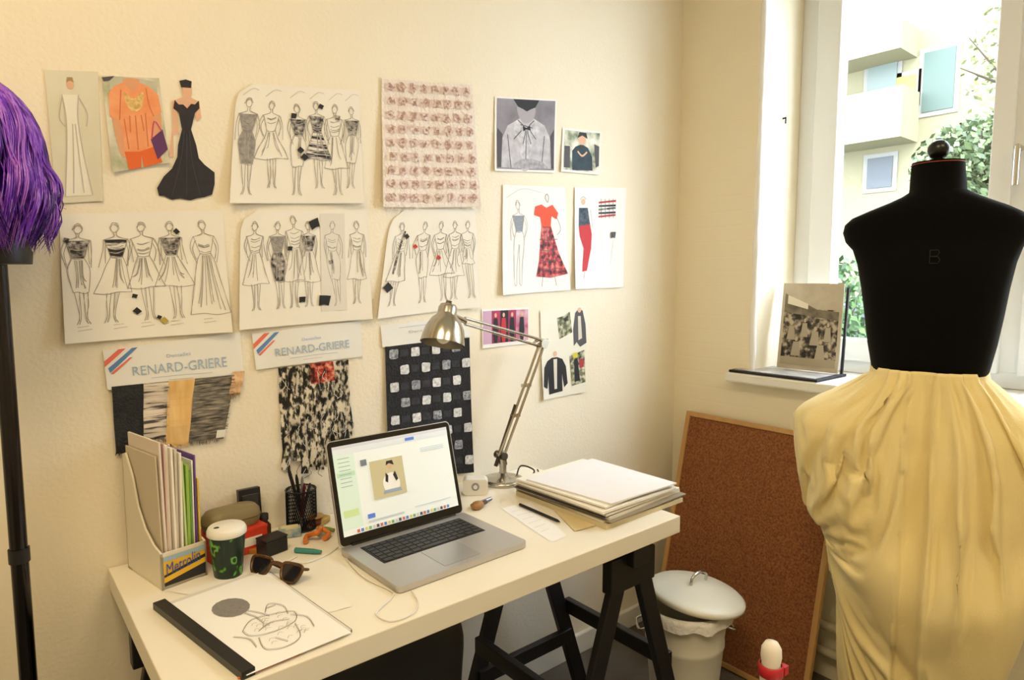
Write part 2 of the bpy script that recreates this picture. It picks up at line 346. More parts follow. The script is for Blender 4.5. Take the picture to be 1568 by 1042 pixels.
# orange top photo
sh=Sheet(wallq((155,116),(243,120),(258,250),(172,265)),NW,M('photo_bg_grey','#cfcab2',.6,ramp=[(.3,'#8f9a6b'),(.5,'#d0cbb6'),(.7,'#e6e0d0')],vscale=16),curl=.006)
sh.poly([(.1,.02),(.3,.0),(.7,.02),(.95,.05),(.9,.5),(.2,.52)],M('photo_lightbg','#cfccbe',.7,var='#b2b498',vscale=20))
sk=M('printed_skin_tan','#dca078',.7)
sh.poly([(.1,.38),(.26,.36),(.3,.6),(.27,.84),(.16,.8)],sk,True); sh.poly([(.8,.35),(.95,.4),(.93,.62),(.86,.76),(.78,.6)],sk,True)
org=M('printed_orange','#f0a878',.7,var='#e8905e',vscale=30); odk=M('printed_orange_dk','#d0764a',.7)
sh.poly([(.24,.8),(.8,.76),(.88,.98),(.54,1.0),(.52,.86),(.5,1.0),(.28,1.0)],M('printed_orange_red','#e0682c',.7))
sh.poly([(.08,.18),(.2,.1),(.36,.06),(.64,.06),(.8,.1),(.95,.2),(.97,.4),(.82,.44),(.79,.6),(.82,.78),(.5,.82),(.24,.8),(.26,.6),(.22,.46),(.06,.42)],org)
sh.poly([(.38,.02),(.62,.02),(.62,.08),(.5,.16),(.38,.08)],sk,True)
nk=M('printed_necklace','#b98a4a',.6,var='#f0d08a',vscale=120)
sh.poly([(.34,.16),(.5,.24),(.68,.16),(.64,.32),(.5,.38),(.38,.32)],nk,True)
for l in ([(.3,.45),(.32,.78)],[(.5,.42),(.48,.8)],[(.68,.4),(.66,.78)],[(.22,.46),(.26,.3),(.3,.14)],[(.82,.44),(.76,.3),(.74,.12)],[(.4,.42),(.38,.6)],[(.6,.42),(.62,.6)]): sh.st(l,odk,.0022)
sh.poly([(.72,.7),(.95,.6),(1.0,.84),(.8,.94)],M('printed_purple','#5c2b66',.6)); sh.st([(.74,.7),(.82,.5),(.93,.62)],M('printed_pink','#c0506a',.6),.003)
sh.poly([(.0,.02),(.22,.0),(.12,.05),(.02,.06)],INKG); sh.build('fashion_photo')
# black gown cutout
sh=Sheet(wallq((240,122),(328,122),(328,308),(240,308)),NW,None,base=.002); Q=[(240,122),(328,308)]
def LL(l): return [loc(Q,*p) for p in l]
bg=M('gown_black','#15131a',.6,var='#25222c',vscale=60)
sh.poly(LL([(262,155),(275,150),(292,150),(304,156),(307,180),(300,186),(296,170),(270,170),(272,205),(264,206)]),SKIN,off=.0004)
sh.poly(LL([(278,130),(291,130),(291,150),(286,156),(280,150)]),SKIN,True)
sh.poly(LL([(273,124),(283,122),(292,125),(291,135),(276,134)]),bg)
sh.poly(LL([(266,153),(272,160),(279,160),(285,166),(291,159),(297,160),(303,154),(304,166),(297,173),(291,198),(299,222),(303,242),(312,252),(328,264),(328,282),(324,298),(312,302),(300,304),(290,307),(275,304),(262,306),(250,300),(243,300),(240,288),(250,270),(262,258),(270,240),(271,222),(277,198),(272,172),(264,166)]),bg)
for l in ([(280,200),(276,240),(262,300)],[(288,200),(292,245),(305,300)],[(284,205),(284,300)]): sh.st(LL(l),M('gown_sheen','#3a3742',.5),.0015,off=.0035)
sh.poly(LL([(258,240),(262,200),(264,201),(264,240)]),SKIN); sh.build('gown_cutout')
# sketch sheets
sh=Sheet(wallq((362,127),(549,139),(553,312),(348,312)),NW,PAP,curl=.014,rtl=.12)
mud=M('print_dark','#4b4848',.7,ramp=[(.4,'#2e2c2c'),(.55,'#8f8a86'),(.7,'#c9c4bd')],vscale=110); stripe=M('print_stripes','#2b2a2c',.7,ramp=[(.45,'#1f1e20'),(.55,'#e2ddd6')],vscale=60,stretch=(.3,1,3))
gsk=M('print_grey','#a8a39f',.8,var='#7d7976',vscale=120)
for i,(x,kd,tp,skm) in enumerate([(.1,'pencil',gsk,gsk),(.27,'aline',None,None),(.46,'pencil',mud,None),(.62,'aline',mud,stripe),(.78,'midi',None,None),(.92,'pencil',mud,None)]):
    figure(sh,x,.12+.015*(i%3),.93-.06*(i%2),kd,tp,skm,k=1.15)
    sh.st([(x-.05,.1),(x+.02,.04),(x+.07,.05)],PENL,.001)
swatch(sh,.5,.54,.022,INK,.8); swatch(sh,.53,.6,.025,INK,.8); swatch(sh,.66,.16,.02,INK,.5); swatch(sh,.44,.25,.022,INK,.2); swatch(sh,.8,.25,.02,mud,.2); swatch(sh,.92,.3,.025,gsk,.4); sh.build('fashion_sketch_sheet')
# embroidered fabric
fb=M('sheer_fabric','#e6dad0',.8,var='#ede3da',vscale=14,bump=.4,bscale=90); sh=Sheet(wallq((583,121),(720,131),(731,318),(582,318)),NW,fb,curl=.012,wav=.006)
fm=M('fabric_motif','#c4a096',.85,ramp=[(.38,'#b08e84'),(.5,'#ceb4a9'),(.6,'#e0d2c9')],vscale=110)
fm2=M('fabric_band','#e0cec4',.85,ramp=[(.42,'#d8c1b6'),(.58,'#e6dad1')],vscale=60)
for r in range(9):
    y=.06+r*.108; sh.poly([(.03,y-.03),(.25,y-.034),(.5,y-.03),(.75,y-.035),(.97,y-.03),(.97,y+.03),(.75,y+.034),(.5,y+.028),(.25,y+.034),(.03,y+.03)],fm2,off=.0010)
    for c in range(8):
        x=.08+c*.12+(r%2)*.015; n=12; sh.poly([(x+(.042+.02*random.uniform(-1,1))*math.cos(k*2*math.pi/n),y+(.034+.014*random.uniform(-1,1))*math.sin(k*2*math.pi/n)) for k in range(n)],fm,off=.0026)
        n=7; sh.poly([(x+(.015+.010*random.uniform(-1,1))*math.cos(k*2*math.pi/n),y+(.011+.007*random.uniform(-1,1))*math.sin(k*2*math.pi/n)) for k in range(n)],M('motif_core','#9a746b',.8,var='#b4948b',vscale=120),off=.0034)
for k in range(40):
    s0=random.random(); e=random.choice([0,1]); sh.st([(s0,e),(s0+random.uniform(-.02,.02),e+(.03 if e else -.02))],fb,.0012)
sh.build('fabric_sample')
# bw portrait
sh=Sheet(wallq((757,148),(852,153),(848,265),(755,262)),NW,PAPB,curl=.006)
sh.rect(.03,.02,.97,.97,M('bw_bg','#77727c',.7,var='#9a95a0',vscale=12))
lt=M('bw_light','#a9a6b0',.7,var='#d0ced4',vscale=35); wt=M('bw_white','#dddce2',.7,var='#a8a6ae',vscale=60)
sh.poly([(.05,.95),(.08,.7),(.12,.55),(.2,.38),(.4,.27),(.62,.27),(.8,.36),(.88,.5),(.94,.7),(.96,.95)],lt)
sh.poly([(.36,.1),(.62,.1),(.62,.26),(.5,.34),(.38,.26)],M('bw_face','#a9a4ac',.7),True); sh.poly([(.28,.02),(.7,.02),(.64,.12),(.56,.15),(.5,.18),(.44,.15),(.36,.12)],INK)
sh.poly([(.34,.3),(.5,.38),(.64,.28),(.72,.45),(.6,.6),(.56,.95),(.42,.95),(.4,.6),(.28,.46)],wt,True)
for l in ([(.36,.3),(.48,.42),(.45,.62)],[(.62,.3),(.52,.42),(.58,.62)],[(.4,.36),(.6,.4)],[(.5,.4),(.5,.9)],[(.2,.5),(.26,.95)],[(.8,.5),(.76,.95)],[(.42,.44),(.3,.56)],[(.56,.44),(.66,.55)]): sh.st(l,INKG,.003)
sh.poly([(.44,.38),(.5,.4),(.56,.37),(.57,.44),(.5,.42),(.45,.45)],INK)
sh.poly([(.04,.42),(.12,.5),(.1,.95),(.04,.95)],INKG); sh.poly([(.96,.4),(.9,.5),(.92,.95),(.96,.95)],INKG)
sh.poly([(.3,.9),(.42,.83),(.6,.82),(.78,.86),(.9,.95),(.3,.96)],M('bw_hands','#8a8690',.7,var='#c0bdc4',vscale=70)); sh.build('portrait_photo')
sh=Sheet(wallq((861,196),(920,202),(917,268),(857,263)),NW,PAPB,curl=.005)
sh.rect(.05,.04,.96,.95,M('photo_mix','#b9c0ac',.7,ramp=[(.35,'#6b7a62'),(.5,'#c9ccb8'),(.65,'#efece2')],vscale=22))
tl=M('print_teal','#24424e',.7,var='#1b2a35',vscale=30); sh.poly([(.26,.5),(.34,.4),(.5,.33),(.66,.4),(.78,.6),(.8,.92),(.28,.94)],tl); sh.oval(.5,.22,.1,.13,SKIN); sh.poly([(.38,.2),(.42,.06),(.6,.06),(.64,.2),(.5,.13)],INK)
sh.st([(.4,.5),(.52,.6),(.64,.5)],SKIN,.006); sh.poly([(.82,.3),(.95,.35),(.95,.8),(.87,.85)],INKG); sh.poly([(.06,.4),(.2,.4),(.22,.9),(.06,.9)],INKG); sh.build('fashion_photo')
sh=Sheet(wallq((90,328),(340,322),(352,508),(98,526)),NW,PAP,curl=.016)
for x,kd,tp,skm in [(.1,'pencil',mud,None),(.3,'midi',stripe,None),(.46,'aline',None,None),(.64,'aline',mud,None),(.85,'gown',None,None)]:
    figure(sh,x,.08,.86,kd,tp,skm,k=1.25,folds=5)
    sh.st([(x-.03,.88),(x+.03,.875)],PENL,.001); sh.st([(x-.03,.91),(x+.05,.9)],PENL,.001)
for a in [(.4,.66,.016,INK),(.41,.78,.022,INK),(.68,.16,.018,INK),(.57,.87,.022,M('swatch_yellow','#b5a04e',.8)),(.03,.2,.016,mud),(.54,.84,.014,INK)]: swatch(sh,*a,a=random.random())
sh.build('fashion_sketch_sheet')
sh=Sheet(wallq((368,322),(561,322),(566,488),(363,505)),NW,PAP,curl=.014,rtl=.12)
for x,kd,tp,skm in [(.1,'midi',None,None),(.27,'pencil',gsk,mud),(.38,'midi',None,None),(.5,'midi',mud,None),(.9,'midi',None,None)]: figure(sh,x,.1 if x not in(.38,) else .05,.85,kd,tp,skm,k=1.1,folds=3)
sh.rect(.6,.03,.8,.9,M('paper_grey','#e0dcd3',.8))
figure(sh,.7,.1,.86,'pencil',k=1.1)
for a in [(.55,.12,.04,INK),(.62,.8,.045,INK),(.45,.78,.025,INK),(.36,.33,.018,INK),(.68,.46,.016,mud)]: swatch(sh,*a,a=random.uniform(-.3,.3))
sh.build('fashion_sketch_sheet')
sh=Sheet(wallq((598,322),(727,320),(731,470),(574,488)),NW,PAP,curl=.012,rtl=.15)
red=M('print_red','#c9382e',.7)
for x,kd in [(.14,'midi'),(.4,'pencil'),(.58,'aline'),(.74,'midi'),(.9,'short')]: figure(sh,x,.12,.9,kd,k=1.15)
for a in [(.06,.72,.04,INK),(.3,.35,.02,red),(.56,.47,.02,red),(.2,.25,.022,INK)]: swatch(sh,*a,a=.9)
sh.st([(.18,.2),(.13,.4),(.1,.6)],mud,.006); sh.build('fashion_sketch_sheet')
sh=Sheet(wallq((769,283),(864,287),(869,444),(766,452)),NW,PAPB,curl=.01)
figure(sh,.22,.14,.97,'pants',M('print_bluegrey','#8c98a8',.7),k=1.05)
plaid=M('print_plaid','#b03038',.7,ramp=[(.38,'#3a2028'),(.5,'#b8343a'),(.64,'#d88078')],vscale=60)
sh.poly([(.6,.36),(.74,.36),(.8,.5),(.86,.64),(.98,.84),(.72,.87),(.5,.85),(.55,.7),(.57,.55)],plaid); og=M('print_redorange','#e0502c',.7)
sh.poly([(.5,.19),(.6,.17),(.68,.2),(.78,.17),(.87,.25),(.84,.31),(.76,.28),(.74,.38),(.6,.38),(.58,.29),(.48,.27)],og)
for l in ([(.66,.1),(.69,.07),(.72,.1),(.7,.15),(.66,.1)],[(.64,.4),(.6,.83)],[(.72,.4),(.8,.82)],[(.68,.4),(.7,.84)],[(.84,.28),(.9,.4),(.84,.46)],[(.6,.86),(.58,.95)],[(.78,.86),(.8,.95)]): sh.st(l,PEN if l[0][1]<.3 or l[0][1]>.8 else INKG,.002)
for y in (.5,.6,.7,.78): sh.st([(.56,y),(.7,y+.01),(.84,y)],INKG,.002)
sh.st([(.05,.12),(.3,.03),(.6,.06)],PENL,.001); sh.build('fashion_sketch_sheet')
sh=Sheet(wallq((879,287),(958,288),(950,440),(877,443)),NW,PAPB,curl=.01); rd=M('print_crimson','#c22a34',.7)
sh.poly([(.08,.2),(.25,.2),(.3,.36),(.08,.38)],M('print_navydot','#2a3a4c',.8,var='#5d6a78',vscale=90)); sh.poly([(.08,.38),(.3,.36),(.34,.46),(.33,.6),(.25,.82),(.15,.83),(.18,.6),(.1,.48)],rd); sh.oval(.16,.14,.04,.03,SKIN)
sh.st([(.1,.12),(.16,.09),(.22,.12)],PEN,.0015); sh.st([(.2,.83),(.18,.9)],PEN,.002); sh.st([(.3,.22),(.36,.4)],PEN,.0015)
for i in range(5): sh.poly([(.46,.14+.035*i),(.8,.12+.035*i+.01*(i%2)),(.8,.14+.035*i+.01*(i%2)),(.46,.155+.035*i)],[rd,INK,mud,INK,rd][i])
for i in range(4): sh.st([(.5+.08*i,.11),(.52+.08*i,.3)],INKG,.002)
swatch(sh,.76,.47,.05,INKG,.1); sh.st([(.5,.4),(.6,.8)],PENL,.001); sh.st([(.8,.4),(.72,.8)],PENL,.001); sh.build('fashion_sketch_sheet')
sh=Sheet(wallq((737,474),(809,471),(808,526),(737,534)),NW,PAPB,curl=.004)
mg=M('print_magenta','#b8285e',.6,var='#7a1c40',vscale=20)
for i,(a,c,mm) in enumerate([(.02,.2,M('print_lilac','#c9a4bf',.7)),(.2,.38,mg),(.38,.55,INK),(.55,.72,mg),(.72,.98,M('print_lilac2','#d9b6c6',.7,var='#b0305e',vscale=25))]): sh.rect(a,.05,c,.9,mm)
for x in (.28,.45,.63,.84): sh.poly([(x-.04,.25),(x+.04,.25),(x+.06,.6),(x+.03,.9),(x-.03,.9),(x-.06,.6)],INK if x!=.45 else rd); sh.oval(x,.17,.025,.06,SKIN)
sh.build('magazine_clipping')
sh=Sheet(wallq((826,476),(898,470),(894,600),(829,613)),NW,M('paper_cream','#e8e5d6',.8),curl=.008)
gm=M('print_foliage','#5a5f48',.7,ramp=[(.35,'#23261c'),(.5,'#7c8060'),(.68,'#d8d2b8')],vscale=60)
sh.poly([(.35,.1),(.5,.08),(.62,.04),(.68,.28),(.4,.34)],gm); sh.poly([(.74,.06),(.82,.01),(.9,.04),(.97,.2),(1.,.42),(.86,.46),(.78,.4),(.72,.44),(.7,.25)],INKG); sh.poly([(.8,.1),(.86,.1),(.9,.36),(.82,.38)],M('print_white','#d6d0c0',.7)); sh.oval(.83,.03,.04,.03,SKIN)
sh.poly([(.05,.64),(.12,.57),(.22,.54),(.34,.54),(.46,.57),(.54,.66),(.58,.86),(.5,.9),(.45,.74),(.46,.94),(.14,.95),(.14,.74),(.1,.88),(.02,.85)],INK); sh.poly([(.26,.56),(.34,.56),(.33,.9),(.27,.9)],M('print_white','#d6d0c0',.7)); sh.oval(.3,.5,.04,.03,SKIN)
sh.poly([(.62,.55),(.95,.5),(.98,.88),(.68,.9)],gm); sh.poly([(.72,.6),(.8,.58),(.86,.85),(.74,.86)],INK); sh.rect(.84,.6,.94,.70,M('print_redbit','#a8323a',.7)); sh.rect(.7,.52,.8,.58,M('print_yellowbit','#cfc23a',.7)); sh.build('magazine_collage')
# headed sample cards
cardm=M('card_white','#e8e8e3',.7); blue=M('print_blue','#9db4ce',.7); rbl=M('flag_blue','#5b88bd',.7); rrd=M('flag_red','#e5705a',.7)
def card(qd,txt=True):
    sh=Sheet(wallq(*qd),NW,cardm,curl=.003,base=.003)
    if txt:
        sh.poly([(.0,.28),(.1,.02),(.15,.02),(.0,.42)],rrd); sh.poly([(.02,.46),(.19,.03),(.23,.03),(.03,.58)],rbl); sh.poly([(.03,.6),(.17,.25),(.19,.25),(.05,.62)],rrd)
        sh.text('RENARD-GRIERE',.17,.70,.22,blue,wid=.7); sh.text('Dentelles',.42,.36,.08,blue,wid=.18); sh.st([(.3,.8),(.5,.79),(.75,.8)],blue,.0009)
        sh.st([(.42,.88),(.6,.88)],PENL,.0009)
    else:
        sh.st([(.2,.2),(.7,.2)],blue,.001); sh.text('Dentelles',.3,.5,.12,PENL,wid=.3)
    return sh
card([(157,537),(367,509),(373,580),(164,597)]).build('sample_card'); card([(385,512),(551,491),(554,546),(391,566)]).build('sample_card'); card([(582,499),(706,484),(720,515),(584,532)],False).build('sample_card')
sh=Sheet(wallq((170,592),(372,572),(355,662),(176,684)),NW,None,base=.004)
cols=[(.0,.22,0,1.12,M('sw_black','#1b1d24',.8,var='#2a2b30',vscale=60,bump=.6,bscale=200)),(.22,.40,.0,.95,M('sw_white_streak','#d9cfc4',.8,ramp=[(.42,'#4a4548'),(.5,'#cfc4b7'),(.7,'#eadfd3')],vscale=80,stretch=(.15,1,1.5))),(.40,.60,.0,1.1,M('sw_gold','#d9a85e',.7,var='#ecca8e',vscale=30,stretch=(2,1,.3))),(.60,.92,.0,1.08,M('sw_greyweave','#5f5a54',.8,ramp=[(.35,'#35322f'),(.55,'#7c766c'),(.7,'#a79c84')],vscale=110,stretch=(.3,1,2))),(.90,1.0,-.05,.35,M('sw_tan','#c99c70',.8,var='#e6c49c',vscale=50,stretch=(3,1,1)))]
for i,(a,c,t0,t1,mm) in enumerate(cols):
    vs=[];fs=[];nn=10;k=i*.0008
    for j in range(nn+1):
        for e in (a,c): vs.append(sh.P(e,t0+(t1-t0)*j/nn,k+.002*math.sin(j*.9+i)+.003))
    for j in range(nn): fs.append((2*j,2*j+1,2*j+3,2*j+2))
    sh.add(vs,fs,mm)
    for _ in range(36):
        x=random.uniform(a,c); sh.st([(x,t1-.04),(x+random.uniform(-.01,.01),t1+random.uniform(.01,.07))],mm,.001,off=k+.004,n=1)
    if i in(1,3):
        for _ in range(30):
            y=random.uniform(.05,.9); sh.st([(c-.03,y),(c+random.uniform(.0,.02),y+.01)],mm,.0009,off=k+.006,n=1)
sh.rect(.84,.92,.92,1.05,cardm,off=.009); sh.build('fabric_swatches')
sh=Sheet(wallq((424,563),(530,550),(541,716),(432,729)),NW,None,base=.004)
mo=M('strip_mottle','#8f8a80',.8,ramp=[(.44,'#17181a'),(.5,'#77736a'),(.56,'#dcd6c8')],vscale=95,stretch=(1,1,.5)); rm=M('strip_red','#b23a2c',.8,ramp=[(.42,'#3a1614'),(.52,'#b8392b'),(.66,'#e0a08a')],vscale=75)
for i in range(9):
    a=i/9; bl=.82+.22*random.random(); vs=[];fs=[];nn=16
    for j in range(nn+1):
        t=bl*j/nn; wv_=.02*math.sin(j*1.1+i*2)
        for e in (0,.105): vs.append(sh.P(a+e+wv_*(t),t,.003+.004*math.sin(j*.8+i)+(e*.05)))
    for j in range(nn): fs.append((2*j,2*j+1,2*j+3,2*j+2))
    sh.add(vs,fs[3:] if i in(4,5,6) else fs,mo)
    if i in(4,5,6): sh.add(vs[:8],fs[:3],rm)
for i in range(60):
    x=random.random(); y=random.uniform(.05,.95); sh.st([(x,y),(x+random.uniform(-.05,.05),y+.05),(x+random.uniform(-.06,.06),y+.09)],random.choice([INK,cardm]),.0012,off=.011)
sh.build('ribbon_swatches')
sh=Sheet(wallq((588,531),(717,517),(721,722),(592,740)),NW,M('check_black','#1b1c22',.85,var='#27292f',vscale=40,bump=.5,bscale=150),curl=.01,base=.004)
cwh=M('check_white','#dcdde0',.85,ramp=[(.3,'#a9acb2'),(.5,'#d4d6da'),(.7,'#f0f0f2')],vscale=130); cgr=M('check_grey','#3c3e46',.85,var='#26282e',vscale=120); cmd=M('check_mid','#8d9199',.85,ramp=[(.35,'#60646e'),(.55,'#9da1a9'),(.75,'#c9ccd2')],vscale=130)
for r in range(8):
    for c in range(4):
        x=.09+c*.245+(.12 if r%2 else 0); y=.06+r*.12
        if x<.97:
            n=16; sh.poly([(x+min(.05,1-x)*random.uniform(.92,1.06)*math.copysign(abs(math.cos(k*2*math.pi/n+.2))**.3,math.cos(k*2*math.pi/n+.2)),y+.034*random.uniform(.92,1.06)*math.copysign(abs(math.sin(k*2*math.pi/n+.2))**.3,math.sin(k*2*math.pi/n+.2))) for k in range(n)],cwh if (r+c)%3 else cmd,off=.0022)
            if x+.17<.99: sh.rect(x+.07,y-.025,x+.165,y+.025,cgr,off=.0018)
sh.build('checked_fabric_sample')
# ------------------------------------------------------------------ garment rack + wig
chrome=M('chrome_dark','#3c3a3e',.18,1.); b_=MB(); PX,PY=.034,-.17
b_.cyl((PX,PY,.06),(PX,PY,1.385),.0135,chrome); b_.cyl((-.95,PY,.06),(-.95,PY,1.385),.0135,chrome); b_.cyl((-.95,PY,1.36),(PX,PY,1.36),.012,chrome)
b_.cyl((-.95,PY,.12),(PX,PY,.12),.011,chrome); b_.cyl((PX,PY,.86),(PX,PY,.885),.016,blk)
for x in (PX,-.95):
    b_.cyl((x,PY-.25,.06),(x,-.03,.06),.012,chrome)
    for y in (PY-.25,-.04): b_.cyl((x-.008,y,.027),(x+.008,y,.027),.027,blk)
b_.build('garment_rack')
b_=MB(); c=V((PX-.02,PY,1.56)); bk=M('head_black','#101014',.5)
b_.lathe([(.048,0),(.05,.02),(.038,.05),(.04,.08)],(PX,PY,1.386),bk); b_.ell((PX-.012,PY,1.53),(.062,.075,.10),bk)
hm=M('hair_purple','#7030c4',.28,ramp=[(.3,'#451694'),(.5,'#7c38d0'),(.7,'#c08cf4')],vscale=40,stretch=(3,3,.4)); hm2=M('hair_dark_purple','#34127a',.3); hm3=M('hair_pink_purple','#b06ae0',.28)
R=[]
for k in range(14):
    zz=.13*math.cos(min(k/13*2.3,1.57)) if k<9 else -.13*(k-8.9)/4.1*.9
    rr=.084*math.sin(min(k/13*2.3,1.57))+.002; R.append([c+V((rr*math.cos(j*math.pi/14),rr*1.1*math.sin(j*math.pi/14),zz)) for j in range(28)])
b_.rings(R,hm2,False)
rnd=random.Random(3)
for i in range(1700):
    lk=random.Random(i//14); a=lk.uniform(0,2*math.pi)+rnd.gauss(0,.05); s0=lk.uniform(.02,.7)+rnd.gauss(0,.02); e0=lk.uniform(-.150,-.105)+rnd.gauss(0,.006); tw=lk.uniform(-.6,.6); fl=lk.uniform(-.034,.004); wv=lk.uniform(.004,.010); ph0=lk.uniform(0,6)
    pts=[]; rr0=rnd.uniform(.086,.100); K=18
    for k in range(K):
        f=k/(K-1); aa=a+tw*f*f+wv*10*math.sin(f*9+ph0)*f
        if f<.5: ph=s0+(1.57-s0)*f/.5; rad=rr0*math.sin(ph)+wv*.4*math.sin(f*9+ph0)*f; z=.138*math.cos(ph)
        else: g=(f-.5)/.5; rad=rr0+.012*math.sin(g*2.6)+fl*g*g+wv*(math.sin(g*7+ph0)-math.sin(ph0)*(1-g)); z=e0*g
        pts.append(c+V((rad*math.cos(aa),rad*math.sin(aa)*1.1,z)))
    b_.tube(pts,[.0011]*(K-3)+[.0009,.0006,.0002],[hm,hm,hm2,hm,hm3][(i//14+(i%3==0))%5],3,False)
for i in range(40):
    a=rnd.uniform(0,2*math.pi); z0=rnd.uniform(-.13,.0); d=V((math.cos(a),math.sin(a),0)); p=c+d*.09+V((0,0,z0))
    b_.tube(cr([p,p+d*.012+V((0,0,-.015)),p+d*rnd.uniform(.015,.028)+V((rnd.uniform(-.01,.01),0,-.02-rnd.random()*.02))],4),.0004,hm,3,False)
b_.build('wig')
# ------------------------------------------------------------------ cork board
b_=MB(); lean=.19; Hh=.84; upv=V((lean,0,Hh)).normalized(); nv=V((-upv.z,0,upv.x)); yv=V((0,1,0)); Rb=Matrix((nv,yv,upv)).transposed()
Hl=math.hypot(lean,Hh); p0=V((XR-.018-lean,-.39,0)); cork=M('cork','#7d4828',.9,ramp=[(.3,'#6a3b1e'),(.5,'#8a5430'),(.72,'#a0683e')],vscale=140,bump=.2,bscale=150); pine=M('pine_frame','#caa066',.5,var='#b88a50',vscale=12,stretch=(1,1,.2))
def bx(y,z,sy,sz,th,off,mt_): b_.box(p0+yv*y+upv*z+nv*off,(th,sy,sz),mt_,Rb)
bx(0,Hl/2,.58,Hl-.02,.008,0.012,cork)
for sg in (-1,1): bx(sg*.292,Hl/2,.018,Hl,.02,.012,pine)
bx(0,.009,.6,.018,.0195,.012,pine); bx(0,Hl-.009,.6,.018,.0195,.012,pine); b_.build('cork_board',bevel=.002)
# ------------------------------------------------------------------ bin
b_=MB(); lc=hz(1067,908,.385); bc=V((lc.x-.028,lc.y+.022,0)); bm=M('enamel_white','#dfddd0',.35,var='#d4d1c2',vscale=4); k=1.2
b_.lathe([(r,z*k) for r,z in [(.0,.004),(.098,.0),(.1,.006),(.104,.03),(.101,.035),(.118,.19),(.121,.195),(.121,.205),(.119,.21),(.128,.285),(.133,.29),(.133,.3),(.127,.3),(.1,.02),(0,.02)]],bc,bm,40,caps=False)
Rl=Matrix.Rotation(math.radians(7),3,V((.64,.77,0)))
b_.lathe([(.142,-.012),(.146,-.01),(.146,.0),(.138,.006),(.125,.012),(.11,.014),(.06,.03),(0,.036)],lc,bm,40,rot=Rl,caps=False)
hp=[lc+Rl@V(p) for p in ((-.04,0,.033),(-.038,0,.055),(-.015,0,.066),(.015,0,.066),(.038,0,.055),(.04,0,.033))]; b_.tube(cr(hp,4),.005,mt)
for sg in(-1,1):
    d=V((.77,-.64,0))*sg; t=V((.64,.77,0)); b_.tube(cr([bc+d*.126+t*.035+V((0,0,.29)),bc+d*.145+t*.03+V((0,0,.283)),bc+d*.148-t*.03+V((0,0,.283)),bc+d*.126-t*.035+V((0,0,.29))],4),.004,mt)
bagm=M('bin_liner','#e9e9ea',.4,bump=.5,bscale=60); R=[]
for j,(r,z) in enumerate([(.128,.356),(.137,.362),(.139,.345),(.141,.325)]): R.append([bc+V(((r+.004*math.sin(k_*1.7+j))*math.cos(k_*2*math.pi/48),(r+.004*math.sin(k_*1.7+j))*math.sin(k_*2*math.pi/48),z+.006*math.sin(k_*1.1)*(j/3))) for k_ in range(48)])
b_.rings(R,bagm,False); b_.build('trash_bin')
# ------------------------------------------------------------------ dress form
def form_ring(c,a,bq,z,n=48,e=2.4,f=None):
    out=[]
    for j in range(n):
        t=2*math.pi*j/n; cs,sn=math.cos(t),math.sin(t)
        x=math.copysign(abs(cs)**(2/e),cs)*a; y=math.copysign(abs(sn)**(2/e),sn)*bq
        out.append(FC+wd*(c+x)+rd2*y+V((0,0,z)))
    return out
vel=M('velvet_black','#07070a',.95,sheen=.05,spec=.1); b_=MB()
rows=[(252,1396,1478,.05),(270,1394,1479,.052),(296,1392,1481,.055),(304,1380,1494,.058),(313,1360,1514,.062),(325,1330,1543,.066),(336,1305,1566,.068),(346,1294,1577,.068),(358,1291,1580,.068),(372,1295,1577,.068),(384,1306,1567,.075),(405,1313,1557,.092),(440,1319,1547,.1),(480,1324,1538,.1),(520,1328,1528,.095),(562,1335,1515,.088),(580,1350,1500,.07),(600,1370,1480,.05)]
R=[]
for v,a,c,d in rows:
    x0,z=fw(a,v); x1,_=fw(c,v); R.append(form_ring((x0+x1)/2,(x1-x0)/2,d,z,e=2.6 if v>300 else 2.1))
R=R[::-1]; b_.rings(R,vel)
zt=fw(1437,252)[1]; cn=sum((fw(u,252)[0] for u in(1396,1478)))/2; top=FC+wd*cn+V((0,0,zt))
rr=form_ring(cn,.0535,.05,zt+.0005,e=2.1); b_.tube(rr+[rr[0]],.0011,M('neck_trim_red','#a8452e',.6),6)
b_.lathe([(.03,0),(.03,.006),(.012,.01),(.01,.016),(.0,.016)],top,M('knob_black','#0d0d0f',.3)); b_.ell(top+V((0,0,.034)),(.0235,.0235,.0235),M('knob_black','#0d0d0f',.3))
lb=FC+wd*(fw(1425,392)[0]); zz=fw(1425,392)[1]
e=rd2*-.0962; s_=.03
for l in ([(0,0),(0,1)],[(0,1),(.5,1),(.6,.8),(.45,.55),(0,.52)],[(0,.52),(.5,.5),(.66,.25),(.5,0),(0,0)]): b_.tube([lb+wd*(x*s_)+e+V((0,0,zz-.02+y*s_)) for x,y in l],.0008,M('emboss_grey','#19191c',.6),4)
pl=M('stand_black','#101012',.4,.3)
zb=fw(1437,600)[1]; b_.cyl(FC+V((0,0,.12)),FC+V((0,0,zb+.01)),.014,pl); b_.cyl(FC+V((0,0,.1)),FC+V((0,0,.16)),.03,pl)
for k in range(3):
    a=k*2.094+.4; b_.tube([FC+V((.02*math.cos(a),.02*math.sin(a),.13)),FC+V((.14*math.cos(a),.14*math.sin(a),.06)),FC+V((.24*math.cos(a),.24*math.sin(a),.012))],.011,pl)
b_.build('dress_form')
